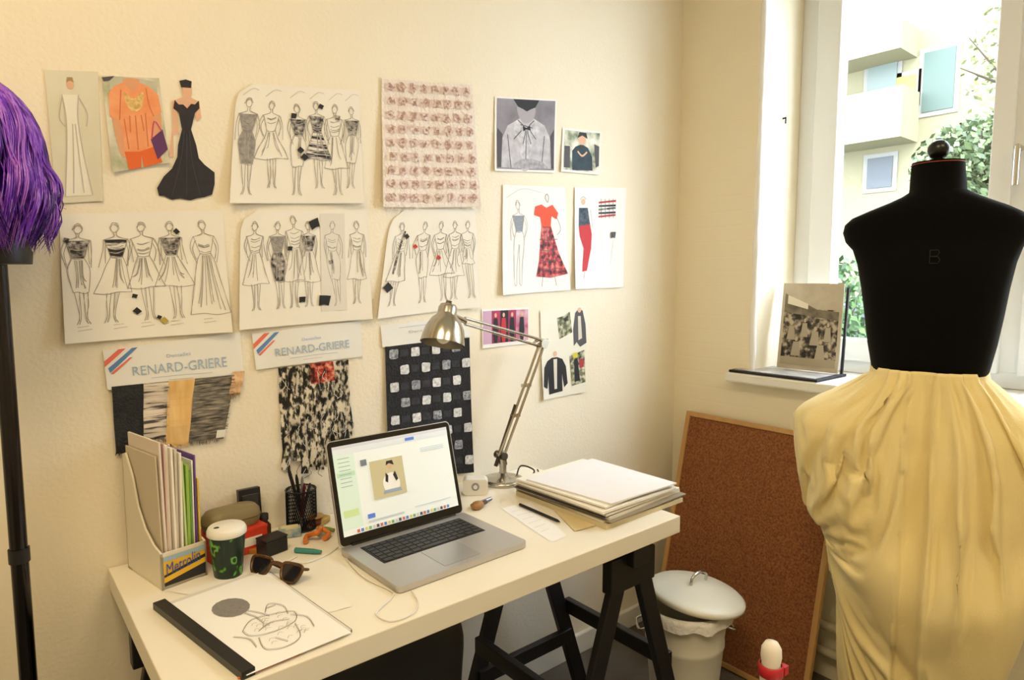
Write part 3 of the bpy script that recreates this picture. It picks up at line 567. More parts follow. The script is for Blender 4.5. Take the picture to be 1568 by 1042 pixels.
# ------------------------------------------------------------------ laptop
b_=MB(); al=M('aluminium','#c3c1c0',.38,.75); kb=M('keys_black','#1a1a1e',.5)
pBL=hz(515,840,DZ+.016); pBR=hz(705,785,DZ+.016); pFL=hz(620,897,DZ+.016); pFR=hz(808,828,DZ+.016)
ctr=(pBL+pBR+pFL+pFR)/4; ex=((pBR-pBL)+(pFR-pFL)).normalized(); ex.z=0; ex.normalize(); ey=V((-ex.y,ex.x,0)); W_=((pBR-pBL).length+(pFR-pFL).length)/2*1.02; Dp=((pBL-pFL).length+(pBR-pFR).length)/2
def lp(x,y,z): return ctr.xy.to_3d()+ex*(x*W_/2)+ey*(y*Dp/2)+V((0,0,DZ+z))
def rrect(w,h,r,n=5):
    o=[]
    for cx,cy,a0 in((w-r,h-r,0),(-w+r,h-r,90),(-w+r,-h+r,180),(w-r,-h+r,270)):
        for k in range(n+1): a=math.radians(a0+90*k/n); o.append((cx+r*math.cos(a),cy+r*math.sin(a)))
    return o
def slab(org,X,Y,Z,w,h,z0,z1,r,mat,b=None):
    b=b or b_
    O=rrect(w,h,r); b.rings([[org+X*x+Y*y+Z*z0 for x,y in O],[org+X*x+Y*y+Z*z1 for x,y in O]],mat,True,False)
Z3=V((0,0,1)); c0=lp(0,0,0); slab(c0,ex,ey,Z3,W_/2,Dp/2,.002,.015,.012,al)
rx=Matrix((ex,ey,Z3)).transposed()
b_.box(lp(0,.33,.0152),(W_*.8,Dp*.42,.0012),kb,rx)
for r in range(6):
    nk_=14 if r<5 else 11
    for k in range(nk_):
        wk=W_*.78/nk_; hk=Dp*.4/6.
        x=-W_*.39+wk*(k+.5); y=Dp*.5*.33+Dp*.2-hk*(r+.5); ww=wk*.84
        if r==5 and k==5: ww=wk*3
        if r==5 and k in(4,6): continue
        b_.box(c0+ex*x+ey*y+V((0,0,.0165)),(ww,hk*.8,.0012),M('key_cap','#26262b',.45),rx)
slab(lp(0,-.48,.015),ex,ey,Z3,W_*.14,Dp*.19,0,.0006,.004,M('trackpad','#b4b2b2',.3,.6))
hb=lp(0,.97,.014); 
tilt=math.radians(15); lu=(Z3*math.cos(tilt)+ey*math.sin(tilt)); ln=(-ey*math.cos(tilt)+Z3*math.sin(tilt))
LH=Dp*.955
slab(hb+lu*LH/2,ex,lu,ln,W_/2,LH/2,-.006,.0,.012,al); slab(hb+lu*LH/2,ex,lu,ln,W_/2-.002,LH/2-.002,0,.0008,.011,M('bezel_black','#0c0c0e',.15))
b_.cyl(hb-ex*W_*.42,hb+ex*W_*.42,.006,M('bezel_black','#0c0c0e',.15))
def sc(x,y): return hb+lu*(LH*(.09+.85*y))+ex*(W_*(-.465+.93*x))
sh=Sheet([sc(0,1),sc(1,1),sc(1,0),sc(0,0)],ln,M('screen_page','#e0e8e9',.3,emit=.3),base=.0012)
def E(n,c,e=.28): return M('screen_'+n,c,.3,emit=e)
sh.rect(0,0,1,.035,E('menu','#c9cdd8')); sh.rect(.0,.035,1,.10,E('bar','#d5dde6')); sh.rect(0,.1,.16,.93,E('side','#cfe4da')); sh.rect(.01,.3,.15,.35,E('side2','#b4d8c2')); sh.rect(.02,.72,.14,.8,E('side3','#c0d8a0'))
for i in range(8): sh.rect(.03,.14+.045*i,.12,.148+.045*i,E('txt','#a0aab0'))
sh.rect(.60,.045,.68,.08,E('btn','#5b7fd8')); sh.rect(.2,.82,.26,.87,E('btn','#5b7fd8')); sh.rect(.2,.89,.5,.91,E('txt2','#c0c8ce')); sh.rect(.6,.87,.93,.88,E('txt2','#c0c8ce'))
for i in range(3): sh.rect(.72,.2+.02*i,.94,.208+.02*i,E('txt2','#c0c8ce'))
sh.rect(.20,.2,.25,.27,E('folder','#6e7a86'))
sh.rect(.27,.24,.55,.68,E('pic','#bfb894')); sh.poly([(.36,.5),(.4,.42),(.46,.42),(.5,.52),(.48,.62),(.38,.62)],E('figw','#e2e2e0'),True); sh.oval(.43,.33,.022,.04,E('skin','#c9a98a')); sh.poly([(.4,.32),(.41,.27),(.46,.27),(.47,.33),(.43,.3)],E('hair','#2c2c34',.1)); sh.poly([(.39,.4),(.41,.44),(.4,.52),(.38,.5)],E('hair','#2c2c34',.1)); sh.poly([(.47,.4),(.49,.5),(.47,.52),(.45,.44)],E('hair','#2c2c34',.1)); sh.poly([(.36,.6),(.5,.6),(.51,.64),(.35,.64)],E('sash','#8fa0b8'))
for i in range(26): sh.rect(.1+i*.031,.95,.1+i*.031+.022,.985,E('dock%d'%(i%6),['#c8705e','#5a86cc','#d8c878','#7cae7c','#d0d0d0','#4a505c'][i%6],.2))
b_.merge(sh); b_.build('laptop')
# ------------------------------------------------------------------ desk lamp
b_=MB(); ni=M('nickel','#bdb8ae',.22,1.); nid=M('nickel_dark','#5a5650',.3,1.); lbp=V((1.205,-.085,DZ)); 
b_.lathe([(.0,0),(.062,0),(.064,.004),(.062,.012),(.05,.016),(.02,.02),(.014,.03),(0,.03)],lbp,ni,36,caps=False)
j0=lbp+V((-.008,0,.085)); b_.cyl(lbp+V((0,0,.02)),lbp+V((0,0,.06)),.011,ni); b_.cyl(lbp+V((0,0,.055)),j0+V((0,0,.01)),.014,ni); b_.cyl(j0+V((0,-.02,0)),j0+V((0,.02,0)),.012,nid)
el=hy(829,526,-.1); hd=CAM+ray(712,492)*1.70
for s_ in (-.011,.011):
    o=V((s_,-abs(s_)*.3,0)); b_.cyl(j0+o,el+o,.0042,ni); 
    o2=V((0,0,s_)); b_.cyl(el+o2,hd+o2*.7,.0042,ni)
b_.cyl(j0+V((-.02,0,-.03)),el*.45+j0*.55+V((-.014,0,0)),.006,nid)
b_.cyl(el+V((0,-.018,0)),el+V((0,.018,0)),.015,ni); b_.cyl(el+V((.022,-.004,.006)),el-V((.03,0,0)),.008,ni)
for f in (.35,.62): p=j0.lerp(el,f); b_.box(p,(.034,.01,.01),ni)
ax=V((.30,.16,.94)).normalized(); hc=CAM+ray(682,497)*1.60
Rh=ax.to_track_quat('Z','Y').to_matrix()
b_.lathe([(.055,-.05),(.0535,-.035),(.048,-.01),(.037,.012),(.026,.022),(.024,.028),(.024,.042),(.02,.05),(.008,.052),(.008,.06),(.0,.062)],hc,ni,36,rot=Rh,caps=False)
b_.lathe([(.053,-.05),(.046,-.01),(.035,.01),(.0,.02)],hc,M('shade_inner','#8f8d88',.3,.6),36,rot=Rh,caps=False); b_.ell(hc-ax*.02,(.022,.022,.03),M('bulb','#f2efe4',.2),Rh)
b_.cyl(hd,hc+ax*.03,.007,ni)
b_.tube(cr([lbp+V((.055,.0,.01)),lbp+V((.09,.02,.03)),lbp+V((.11,-.02,.02)),lbp+V((.06,-.05,.004)),lbp+V((.10,-.06,.004)),lbp+V((.16,.02,.004))],6),.0025,INK,6)
b_.build('desk_lamp')
# ------------------------------------------------------------------ paper stack
b_=MB(); C=[hz(782,762),hz(905,722),hz(1036,772),hz(930,808)]
cx0=sum(C,V())/4; e1=((C[1]-C[0])+(C[2]-C[3])); e2=((C[3]-C[0])+(C[2]-C[1]))
z=DZ+.0005; sc_=[('#cfc3a0',1.0,.012),('#e9e4d2',.97,.004),('#8f8370',1.02,.003),('#e6e0cf',1.0,.007),('#3d3a38',.96,.002),('#e9e6da',.99,.006),('#c6b48c',.93,.003),('#efece4',.95,.006),('#56524c',.9,.002),('#eceadf',.93,.005)]
T=[hz(806,738,DZ+.05),hz(907,706,DZ+.05),hz(1036,744,DZ+.05),hz(936,776,DZ+.05)]
for i,(cc,s_,th_) in enumerate(sc_+[('#e8e7ea',1,.004)]):
    if i<len(sc_):
        a=random.uniform(-.05,.05); ux=e1.normalized(); uy=V((-ux.y,ux.x,0)); ux2=ux*math.cos(a)+uy*math.sin(a); uy2=V((-ux2.y,ux2.x,0))
        off=V((random.uniform(-.012,.012),random.uniform(-.01,.01),0)); w=e1.length/4*s_; h=e2.length/4*s_; P=[cx0.xy.to_3d()+off-ux2*w+uy2*h,cx0.xy.to_3d()+off+ux2*w+uy2*h,cx0.xy.to_3d()+off+ux2*w-uy2*h,cx0.xy.to_3d()+off-ux2*w-uy2*h]
    else: P=[V((p.x,p.y,0)) for p in T]; 
    mm=M('stack_%d'%i,cc,.7); b_.rings([[p+V((0,0,z)) for p in P],[p+V((0,0,z+th_)) for p in P]],mm,True,False); z+=th_+.0003
b_.build('paper_stack')
def flat(name,qd,mat,z=DZ,fn=None,th=.0):
    sh=Sheet([hz(u,v,z) for u,v in qd],(0,0,1),mat,base=.0008,wav=.0008)
    if fn: fn(sh)
    return sh.build(name)
def lines(sh):
    for i in range(6): sh.st([(.12,.15+.12*i),(.12+random.uniform(.3,.7),.15+.12*i)],PENL,.001)
flat('kraft_envelope',[(832,765),(862,755),(935,800),(880,815)],M('kraft','#d9c596',.7),DZ+.001)
flat('receipt',[(768,780),(812,770),(868,822),(845,832)],PAPB,DZ+.0,lines); flat('loose_paper',[(250,905),(300,885),(420,890),(350,925)],PAP); flat('loose_paper',[(440,905),(500,895),(540,930),(480,945)],PAP)
b_=MB(); a=hz(796,773,DZ+.006); c=hz(858,800,DZ+.006); b_.tube([a,a.lerp(c,.93),c],[.0038,.0038,.0006],INK,6); b_.build('pencil')
b_=MB(); a=hz(722,775,DZ+.008); c=hz(752,764,DZ+.008); b_.cyl(a,c,.005,M('pen_steel','#8f93a0',.3,.8)); b_.build('pen')
b_=MB(); c=hz(731,781,DZ); b_.ell(c+V((0,0,.012)),(.02,.013,.012),M('wood_brown','#8a6238',.5,var='#a87c4c',vscale=60)); b_.cyl(c+V((.015,.0,.012)),c+V((.034,.008,.012)),.006,M('wood_dark','#4e3620',.5)); b_.build('wooden_stamp')
b_=MB(); c=hz(728,756,DZ); wg=M('plastic_white','#e6e4df',.3); f_=(CAM-c); f_.z=0; f_.normalize(); r_=Z3.cross(f_)
slab(c,r_,Z3,f_,.036,.023,-.02,.02,.012,wg,b_); b_.v=[p+V((0,0,.0235)) for p in b_.v]
b_.cyl(c+V((0,0,.026))+f_*.02,c+V((0,0,.026))+f_*.023,.011,M('lens_grey','#8a8a90',.3)); b_.cyl(c+V((0,0,.026))+f_*.023,c+V((0,0,.026))+f_*.025,.006,wg); b_.build('tape_dispenser',bevel=.004)
# ------------------------------------------------------------------ sketchbook
Sk=[(246,932),(405,875),(538,970),(378,1036)]
def draw(sh):
    g=M('graphite_fill','#85807d',.8,var='#9f9b97',vscale=120,stretch=(1,4,1))
    sh.oval(.43,.3,.16,.12,g); 
    for i in range(14): y=.19+i*.016; sh.st([(.43-.15*math.sqrt(max(0,1-((y-.3)/.12)**2)),y),(.43+.15*math.sqrt(max(0,1-((y-.3)/.12)**2)),y+.004)],INKG,.0007)
    for l in ([(.5,.4),(.56,.48),(.6,.55)],[(.46,.42),(.5,.5),(.5,.6)],[(.3,.6),(.45,.52),(.65,.55),(.8,.6),(.72,.7),(.5,.72),(.32,.68),(.3,.6)],[(.6,.5),(.7,.42),(.78,.5),(.74,.6)],[(.35,.72),(.3,.85),(.45,.9),(.62,.86),(.7,.72)],[(.4,.66),(.55,.62),(.7,.66)],[(.45,.78),(.5,.86)],[(.64,.46),(.74,.46)],[(.2,.62),(.28,.7),(.26,.8)],[(.75,.62),(.84,.7),(.8,.82)]):
        sh.st(l,PEN,.0011); sh.st([(x+.012,y-.008) for x,y in l],PENL,.001)
    for i in range(30): x,y=random.uniform(.35,.7),random.uniform(.55,.85); sh.st([(x,y),(x+.03,y-.02),(x+.06,y-.01)],PENL,.0009)
b_=Sheet([hz(u,v,DZ+.006) for u,v in Sk],(0,0,1),PAPB,base=.0006); draw(b_)
P=[hz(u,v,DZ) for u,v in Sk]; b_.rings([[p+V((0,0,.001)) for p in P],[p+V((0,0,.0062)) for p in P]],M('pages','#d9d6cf',.7),True,False)
k=(P[3]-P[0]); b_.box((P[0]+P[3])/2+V((0,0,.006)),(k.length*1.04,.022,.014),M('spine_black','#141418',.35),Matrix((k.normalized(),Z3.cross(k.normalized()),Z3)).transposed())
b_.box((P[1]+P[2])/2+V((0,0,.003)),((P[2]-P[1]).length,.004,.006),M('cover_grey','#55565c',.5),Matrix(((P[2]-P[1]).normalized(),Z3.cross((P[2]-P[1]).normalized()),Z3)).transposed())
b_.box(P[3]+(P[2]-P[3])*.2+V((0,0,.002)),(.1,.004,.003),M('orange_edge','#d86a2c',.6),Matrix(((P[2]-P[3]).normalized(),Z3.cross((P[2]-P[3]).normalized()),Z3)).transposed())
b_.build('sketchbook',bevel=.001)
# ------------------------------------------------------------------ magazine holder
b_=MB(); O=V((.252,-.192,DZ)); ea=V((.98,.2,0)).normalized(); eb=V((-.2,.98,0)); Ln=.165; Wd=.09; hw=M('holder_white','#e2dccb',.45)
prof=[(0,0),(Ln,0),(Ln,.25),(Ln*.9,.255),(Ln*.72,.21),(Ln*.6,.15),(Ln*.42,.11),(Ln*.2,.085),(0,.075)]
for w0 in (0,Wd-.004):
    a=[O+ea*w0+eb*x+Z3*z for x,z in prof]; c=[p+ea*.004 for p in a]; b_.rings([a,c],hw,True,False)
Rq=Matrix((ea,eb,Z3)).transposed()
b_.box(O+ea*Wd/2+eb*.002+Z3*.0375,(Wd,.004,.075),hw,Rq); b_.box(O+ea*Wd/2+eb*(Ln-.002)+Z3*.125,(Wd,.004,.25),hw,Rq); b_.box(O+ea*Wd/2+eb*Ln/2+Z3*.003,(Wd,Ln,.005),hw,Rq)
its=[('#cfc4b0',.262,.003),('#e2d6cc',.29,.004),('#d8b4a8',.285,.002),('#e8e2d8',.28,.006),('#efe9df',.275,.004),('#d2cbbd',.27,.005),('#e9e4da',.262,.004),('#b8cf8a',.245,.004),('#8fb44e',.235,.006),('#6f9a44',.22,.004),('#e8e6dc',.24,.003),('#6a4a9a',.25,.003),('#d8b84a',.2,.003)]
x=.008
for i,(cc,h_,th_) in enumerate(its):
    dp=Ln*random.uniform(.84,.93); b_.box(O+ea*(x+th_/2)+eb*(Ln-.006-dp/2)+Z3*(.006+h_/2),(th_,dp,h_),M('file_%d'%i,cc,.7),Rq@Matrix.Rotation(random.uniform(-.025,.025),3,'Y')); x+=th_+.0022
sh=Sheet([O+ea*.004-eb*.001+Z3*.068,O+ea*.086-eb*.001+Z3*.068,O+ea*.086-eb*.001+Z3*.008,O+ea*.004-eb*.001+Z3*.008],-eb,M('ticket_yellow','#e8b82a',.5),base=.0008)
sh.poly([(0,.62),(1,.3),(1,1),(0,1)],M('ticket_black','#22252c',.5)); sh.rect(0,.0,1,.16,M('ticket_blue','#9ab8d0',.5)); sh.poly([(0,.7),(1,.42),(1,.6),(0,.88)],M('ticket_yellow','#e8b82a',.5)); sh.text('Metrolin',.04,.66,.42,M('ticket_textblue','#2c4ea8',.5),wid=.85,rot=.22)
b_.merge(sh); b_.build('magazine_holder')
# coffee cup
b_=MB(); c=hz(350,880); cm=M('cup_print','#12291f',.4,ramp=[(.0,'#0e1f18'),(.57,'#12291f'),(.6,'#4f9a34'),(.66,'#79b840'),(.69,'#12291f')],vscale=55,detail=1,stretch=(1,1,.7))
b_.lathe([(0,.0),(.027,.0),(.028,.004),(.0365,.092)],c,cm,36,caps=False); b_.lathe([(.0365,.088),(.039,.09),(.039,.098),(.036,.104),(.034,.106),(.0,.104)],c,M('cup_lid','#eceae4',.4),36,caps=False); b_.ell(c+V((-.02,.0,.105)),(.006,.004,.002),INK); b_.build('paper_coffee_cup')
b_=MB(); c=hz(348,846); c=V((c.x+.01,-.085,DZ)); Rr=rotz(.15); rb=M('box_red','#d23a22',.5); b_.box(c+V((0,0,.0275)),(.125,.085,.053),rb,Rr); b_.box(c+V((.0,-.0,.055)),(.127,.087,.006),rb,Rr)
b_.box(c+Rr@V((.02,-.0428,.028)),(.06,.001,.02),M('label_white','#efece6',.6),Rr); b_.box(c+Rr@V((.0628,0,.028)),(.001,.06,.03),M('label_white','#efece6',.6),Rr); b_.build('cardboard_box',bevel=.002)
b_=MB(); oc=M('case_olive','#8c7f5c',.5,var='#7a6e4e',vscale=12); cc=c+V((.0,.0,.0585)); O_=rrect(.064,.032,.028,6)
R=[[cc+Rr@V((x*s_,y*s_,z)) for x,y in O_] for s_,z in ((.86,0),(.96,.006),(1.,.018),(1.01,.0205),(1.,.023),(.97,.034),(.85,.043),(.5,.047),(.1,.048))]; b_.rings(R,oc); 
b_.tube([cc+Rr@V((x*1.012,y*1.012,.0205)) for x,y in O_]+[cc+Rr@V((O_[0][0]*1.012,O_[0][1]*1.012,.0205))],.0012,M('case_seam','#5c5238',.5),5); b_.build('glasses_case')
b_=MB(); p=V((.475,-.03,DZ)); b_.box(p+V((0,0,.06)),(.05,.018,.12),blk,Matrix.Rotation(-.12,3,'X')); b_.box(p+V((0,-.0105,.058)),(.038,.002,.1),M('frame_face','#2a2a30',.2),Matrix.Rotation(-.12,3,'X')); b_.build('small_picture_frame',bevel=.002)
# pencil cup
b_=MB(); c=hz(454,803); c=V((c.x,max(min(c.y,-.05),-.2),DZ)); wm=M('wire_black','#1c1a20',.4,.5); rr_=.036; hh=.1
b_.lathe([(0,.001),(rr_,.001),(rr_,.006)],c,wm,28,caps=False); 
for z in (.004,hh): b_.tube([c+V((rr_*math.cos(k*math.pi/14),rr_*math.sin(k*math.pi/14),z)) for k in range(29)],.0018,wm,6)
for k in range(44):
    for sg in(-1,1): b_.tube([c+V((rr_*math.cos(k*math.pi/22+sg*q_*.13),rr_*math.sin(k*math.pi/22+sg*q_*.13),.004+(hh-.004)*q_/6)) for q_ in range(7)],.0009,wm,3,False)
for i,(dx,dy,h_,cc) in enumerate([(-.028,-.01,.165,'#17171c'),(-.02,.01,.15,'#1c2440'),(.0,-.02,.12,'#5a1c2c'),(.02,.0,.11,'#2c2c30'),(.01,.015,.125,'#7a7a7a'),(-.01,-.005,.14,'#101014')]):
    b_.tube([c+V((-dx*.3,-dy*.3,.006)),c+V((dx*1.1,dy*1.1,h_*.92)),c+V((dx*1.22,dy*1.22,h_))],[.004,.004,.002],M('pen_%d'%i,cc,.35),8)
b_.build('pencil_cup')
# sunglasses
b_=MB(); tort=M('tortoise','#2e1f14',.2,var='#6a451f',vscale=90); lens=M('lens_dark','#1c1a22',.08,coat=.5)
cL=hz(400,880)+V((0,0,.020)); cR=hz(446,892)+V((0,0,.020)); axx=(cR-cL).normalized(); nn_=V((axx.y,-axx.x,0)).normalized()*1.; upg=(Z3*.8+(-nn_)*.5).normalized()
for cc in (cL,cR):
    pts=cr([cc+axx*(x*.026)+upg*(y*.019) for x,y in ((-1,.7),(-.2,.9),(.8,.85),(1,.4),(.75,-.7),(.2,-1),(-.5,-.95),(-.9,-.3))],4,True); b_.tube(pts+[pts[0]],.0034,tort,6,False); b_.add([p for p in pts],[list(range(len(pts)))],lens)
b_.tube(cr([cL+axx*.025+upg*.010,(cL+cR)/2+upg*.012,cR-axx*.025+upg*.010],5),.0035,tort,6)
for cc,sg in ((cL,-1),(cR,1)): s0=cc+axx*sg*.028+upg*.012; b_.tube(cr([s0,s0-nn_*.012+V((0,0,-.006)),s0-nn_*.02-axx*sg*.05-V((0,0,.020)),s0-nn_*.024-axx*sg*.085-V((0,0,.028))],5),.003,tort,6)
b_.build('sunglasses')
# small clutter
lb_=M('leather_black','#15151a',.5)
b_=MB(); c=hz(417,846); b_.box(c+V((0,.0,.017)),(.055,.04,.033),lb_,rotz(.25)); b_.box(c+V((0,0,.036)),(.057,.042,.004),lb_,rotz(.25)); b_.build('ring_box',bevel=.004)
b_=MB(); c=hz(400,822); c.y=min(c.y,-.06); am=M('amber_glass','#4a2a12',.15); b_.lathe([(0,0),(.015,0),(.016,.003),(.016,.035),(.009,.044),(.009,.05)],c,am,20,caps=False); b_.lathe([(.011,.048),(.011,.062),(0,.063)],c,INK,20,caps=False); b_.build('medicine_bottle')
b_=MB(); c=hz(444,822); b_.box(c+V((0,0,.012)),(.05,.025,.022),M('packet_blue','#3f86a8',.5,var='#d8cfae',vscale=50),rotz(-.3)); b_.box(c+V((.0,.001,.024)),(.04,.018,.003),M('packet_cream','#d9cc98',.5),rotz(-.3)); b_.build('tape_packet',bevel=.003)
b_=MB(); c=hz(484,828); om=M('orange_plastic','#d9782c',.35); 
b_.tube(cr([c+V(p) for p in ((-.03,-.01,.008),(-.015,.015,.01),(.0,-.01,.022),(.018,.014,.02),(.03,-.005,.01),(.012,-.02,.008))],5),.006,om,8); b_.tube(cr([c+V(p) for p in ((.01,.02,.006),(.03,.03,.012),(.05,.01,.008))],4),.005,M('green_plastic','#6f8f3a',.4),8); b_.build('elastic_band')
b_=MB(); c=hz(474,800); c.y=min(c.y,-.06); b_.lathe([(.0,0),(.02,0),(.02,.004),(.009,.006),(.009,.022),(.02,.024),(.02,.028),(0,.028)],c,M('spool_wood','#b08850',.5),20,caps=False); b_.lathe([(.0095,.006),(.016,.007),(.016,.021),(.0095,.022)],c,M('thread_brown','#7c3c22',.6),20,caps=False); b_.build('thread_spool')
b_=MB(); c=hz(496,806); b_.box(c+V((0,.02,.009)),(.045,.03,.016),M('tin_gold','#b9984e',.35,.6),rotz(.5)); b_.build('pin_tin',bevel=.004)
b_=MB(); a=hz(452,843,DZ+.006); c=hz(492,846,DZ+.006); b_.tube([a,a.lerp(c,.7),c],[.006,.006,.004],M('marker_teal','#3a8a86',.4),10); b_.build('marker_pen')
b_=MB(); c=hz(392,842); b_.box(c+V((0,-.004,.006)),(.05,.018,.011),M('lighter_amber','#b8752a',.3),rotz(.9)); b_.box(c+V((.014,.016,.006)),(.012,.016,.010),mt,rotz(.9)); b_.build('cigarette_lighter',bevel=.002)
b_=MB(); P_=[(518,838),(500,850),(470,862),(440,862),(455,852)]; b_.tube(cr([hz(u,v,DZ+.003) for u,v in P_],6),.0016,wg,6)
P_=[(530,856),(556,884),(598,905),(600,915),(585,930),(576,942),(600,952),(632,940),(640,922),(630,905)]; pts=[hz(u,v,DZ+.003) for u,v in P_]
b_.tube(cr(pts,6),.0016,wg,6); b_.build('charging_cable')
b_=MB(); b_.tube(cr([V((1.2,-.02,.69)),V((1.12,-.05,.6)),V((1.13,-.06,.45)),V((1.16,-.05,.3)),V((1.1,-.05,.05)),V((1.0,-.05,.008))],8),.003,INK,6); b_.build('power_cable')
# ------------------------------------------------------------------ black chair under desk
b_=MB(); cb=M('chair_black','#14161e',.5); R=[]; CX=.635
for i in range(12):
    f=i/11; z=.42+.262*f; hwid=.18*math.sqrt(max(.05,1-max(0,(f-.45)/.6)**3)); y=-.50-.03*f
    ring=[]
    for j in range(24):
        a=2*math.pi*j/24; ring.append(V((CX-.03+hwid*math.copysign(abs(math.cos(a))**.7,math.cos(a)),y+.05*math.cos(a)**2+.018*math.sin(a),z)))
    R.append(ring)
b_.rings(R,cb); O_=rrect(.17,.18,.07,5); ccx=CX-.03
b_.rings([[V((ccx+x*s_,-.29+y*s_,z)) for x,y in O_] for s_,z in((.93,.40),(1,.415),(1,.44),(.94,.455))],cb)
b_.cyl((ccx+.03,-.3,.1),(ccx+.03,-.3,.4),.025,blk); b_.tube([V((ccx,-.40,.40)),V((ccx,-.49,.42)),V((ccx,-.50,.5))],.018,blk)
for k in range(5):
    a=k*2*math.pi/5+.0; e=V((ccx+.03+.17*math.cos(a),-.3+.17*math.sin(a),.065)); b_.tube([V((ccx+.03,-.3,.11)),e],[.022,.014],blk); b_.ell(e-V((0,0,.037)),(.024,.016,.028),blk)
b_.build('office_chair')
b_=MB(); wc=M('chair_white','#ece7dc',.4); p1=hz(1181,1005,.66); 
pA=V((p1.x,p1.y,0)); pB=pA+V((-.22,-.26,0)); fwd=V((.7,-.6,0)).normalized()
def post(p,h,fin=True):
    pr=[(.014,0),(.018,.1),(.02,.4),(.018,h-.10),(.02,h-.06),(.0165,h-.045),(.019,h-.03),(.018,h-.015),(.012,h-.004),(.001,h)]; b_.lathe(pr,p,wc,20)
post(pA,.69); post(pB,.69); q1=pA+fwd*.34; q2=pB+fwd*.34
for p in (q1,q2): b_.lathe([(.014,0),(.019,.38),(.016,.43)],p,wc,16)
cs_=(pA+pB+q1+q2)/4; e_=(pA-pB).normalized(); Rc=Matrix((e_,Z3.cross(e_),Z3)).transposed(); b_.box(cs_+V((0,0,.435)),((pA-pB).length+.05,.39,.025),wc,Rc)
b_.beam(pA+V((0,0,.55)),pB+V((0,0,.55)),.03,.014,wc); b_.beam(pA+V((0,0,.2)),q1+V((0,0,.2)),.02,.014,wc); b_.beam(pB+V((0,0,.2)),q2+V((0,0,.2)),.02,.014,wc)
rbm=M('ribbon_red','#b8202c',.45)
b_.lathe([(.0195,.622),(.0225,.624),(.0225,.643),(.0195,.645)],pA,rbm,20,caps=False); b_.box(pA+V((.02,-.015,.632)),(.014,.012,.016),rbm); b_.build('wooden_chair')
# ------------------------------------------------------------------ things on the sill
TL,TR,BR_,BL_=V((2.335,-.362,1.345)),V((2.335,-.582,1.345)),V((2.285,-.594,1.0335)),V((2.285,-.372,1.0335))
nrm=(TR-TL).cross(BL_-TL).normalized(); nrm=nrm if nrm.x<0 else -nrm
sh=Sheet([TL,TR,BR_,BL_],nrm,M('sepia_light','#c3b8a4',.7,var='#ab9f88',vscale=14),base=.001)
sd_=M('sepia_dark','#3a332c',.7,ramp=[(.4,'#1c1815'),(.5,'#5a5046'),(.62,'#b8ab94')],vscale=45); sh.rect(.05,.3,.95,.86,sd_); sh.poly([(.05,.12),(.6,.3),(.95,.32),(.95,.42),(.05,.34)],M('sepia_mid','#8a7e6a',.7,var='#4a4238',vscale=25)); sh.poly([(.1,.14),(.45,.24),(.45,.3),(.1,.24)],M('sepia_pale','#ded5c2',.7))
for x,y,w in ((.2,.5,.07),(.42,.46,.06),(.6,.55,.08),(.8,.5,.06),(.3,.68,.08),(.7,.7,.08)): sh.poly([(x-w,y+.16),(x-w*.6,y),(x+w*.6,y),(x+w,y+.16)],random.choice([M('sepia_black','#1e1a17',.7),M('sepia_grey','#a89c88',.7)])); sh.oval(x,y-.03,w*.35,.025,M('sepia_skin','#b8a88e',.7))
sh.rect(.05,.86,.95,.95,M('sepia_ground','#a39882',.7)); sh.rings([[p-nrm*.003 for p in (TL,TR,BR_,BL_)],[p for p in (TL,TR,BR_,BL_)]],M('mount','#d8d0c0',.7),True,False)
sh.beam(V((2.30,-.60,1.031)),V((2.335,-.595,1.33)),.008,.008,INK); sh.beam(V((2.33,-.48,1.2)),V((2.40,-.48,1.031)),.03,.003,INK); sh.build('vintage_photo')
b_=MB(); b_.bb((XR-.05,-.275,1.0205),(XR+.17,-.60,1.029),INK); b_.bb((XR-.035,-.29,1.029),(XR+.16,-.585,1.0312),M('folder_page','#cfccc6',.6,var='#8f8d8a',vscale=12)); b_.build('document_folder',bevel=.0015)
# ------------------------------------------------------------------ outside
FX=20.; fac=M('facade_cream','#787258',.9,var='#726c53',vscale=.6); b_=MB(); b_.bb((FX,-8,-1.2),(FX+1,14,12),fac)
wg_=M('outside_glass','#3c4c44',.5); wfr=M('outside_frame','#74726a',.6); bal=M('balcony_cream','#7e785e',.9)
def fwin(u0,v0,u1,v1,mat=wg_):
    a=hx(u0,v0,FX); c=hx(u1,v1,FX); b_.bb((FX-.04,a.y+.12,a.z+.12),(FX+.02,c.y-.12,c.z-.12),wfr); b_.bb((FX-.07,a.y,a.z),(FX-.02,c.y,c.z),mat)
fwin(1417,82,1460,165); fwin(1332,88,1372,160,M('outside_glass_l','#5c6660',.5)); fwin(1330,244,1366,286,M('outside_glass_d','#3c4044',.5)); fwin(1528,110,1545,165); fwin(1415,250,1455,300); fwin(1374,120,1402,156,M('awning_yellow','#77703c',.7))
for v0,v1 in((62,88),(165,218)):
    a=hx(1292,v0,FX); c=hx(1405,v1,FX); b_.bb((FX-1.2,a.y+1.5,min(a.z,c.z)),(FX,c.y,max(a.z,c.z)-(.25 if v0<100 else 0)),bal)
for i in range(6):
    for j in range(3):
        y=-7+i*1.9; z=1.2+j*3; 
        if y<2.0: b_.bb((FX-.05,y,z),(FX,y+1.1,z+1.6),wg_)
b_.build('neighbor_building')
b_=MB(); b_.bb((2.6,-14,-1.25),(22,20,-1.2),M('ground_outside','#4a5438',.9,var='#5a5a4e',vscale=.8)); b_.build('ground_outside')
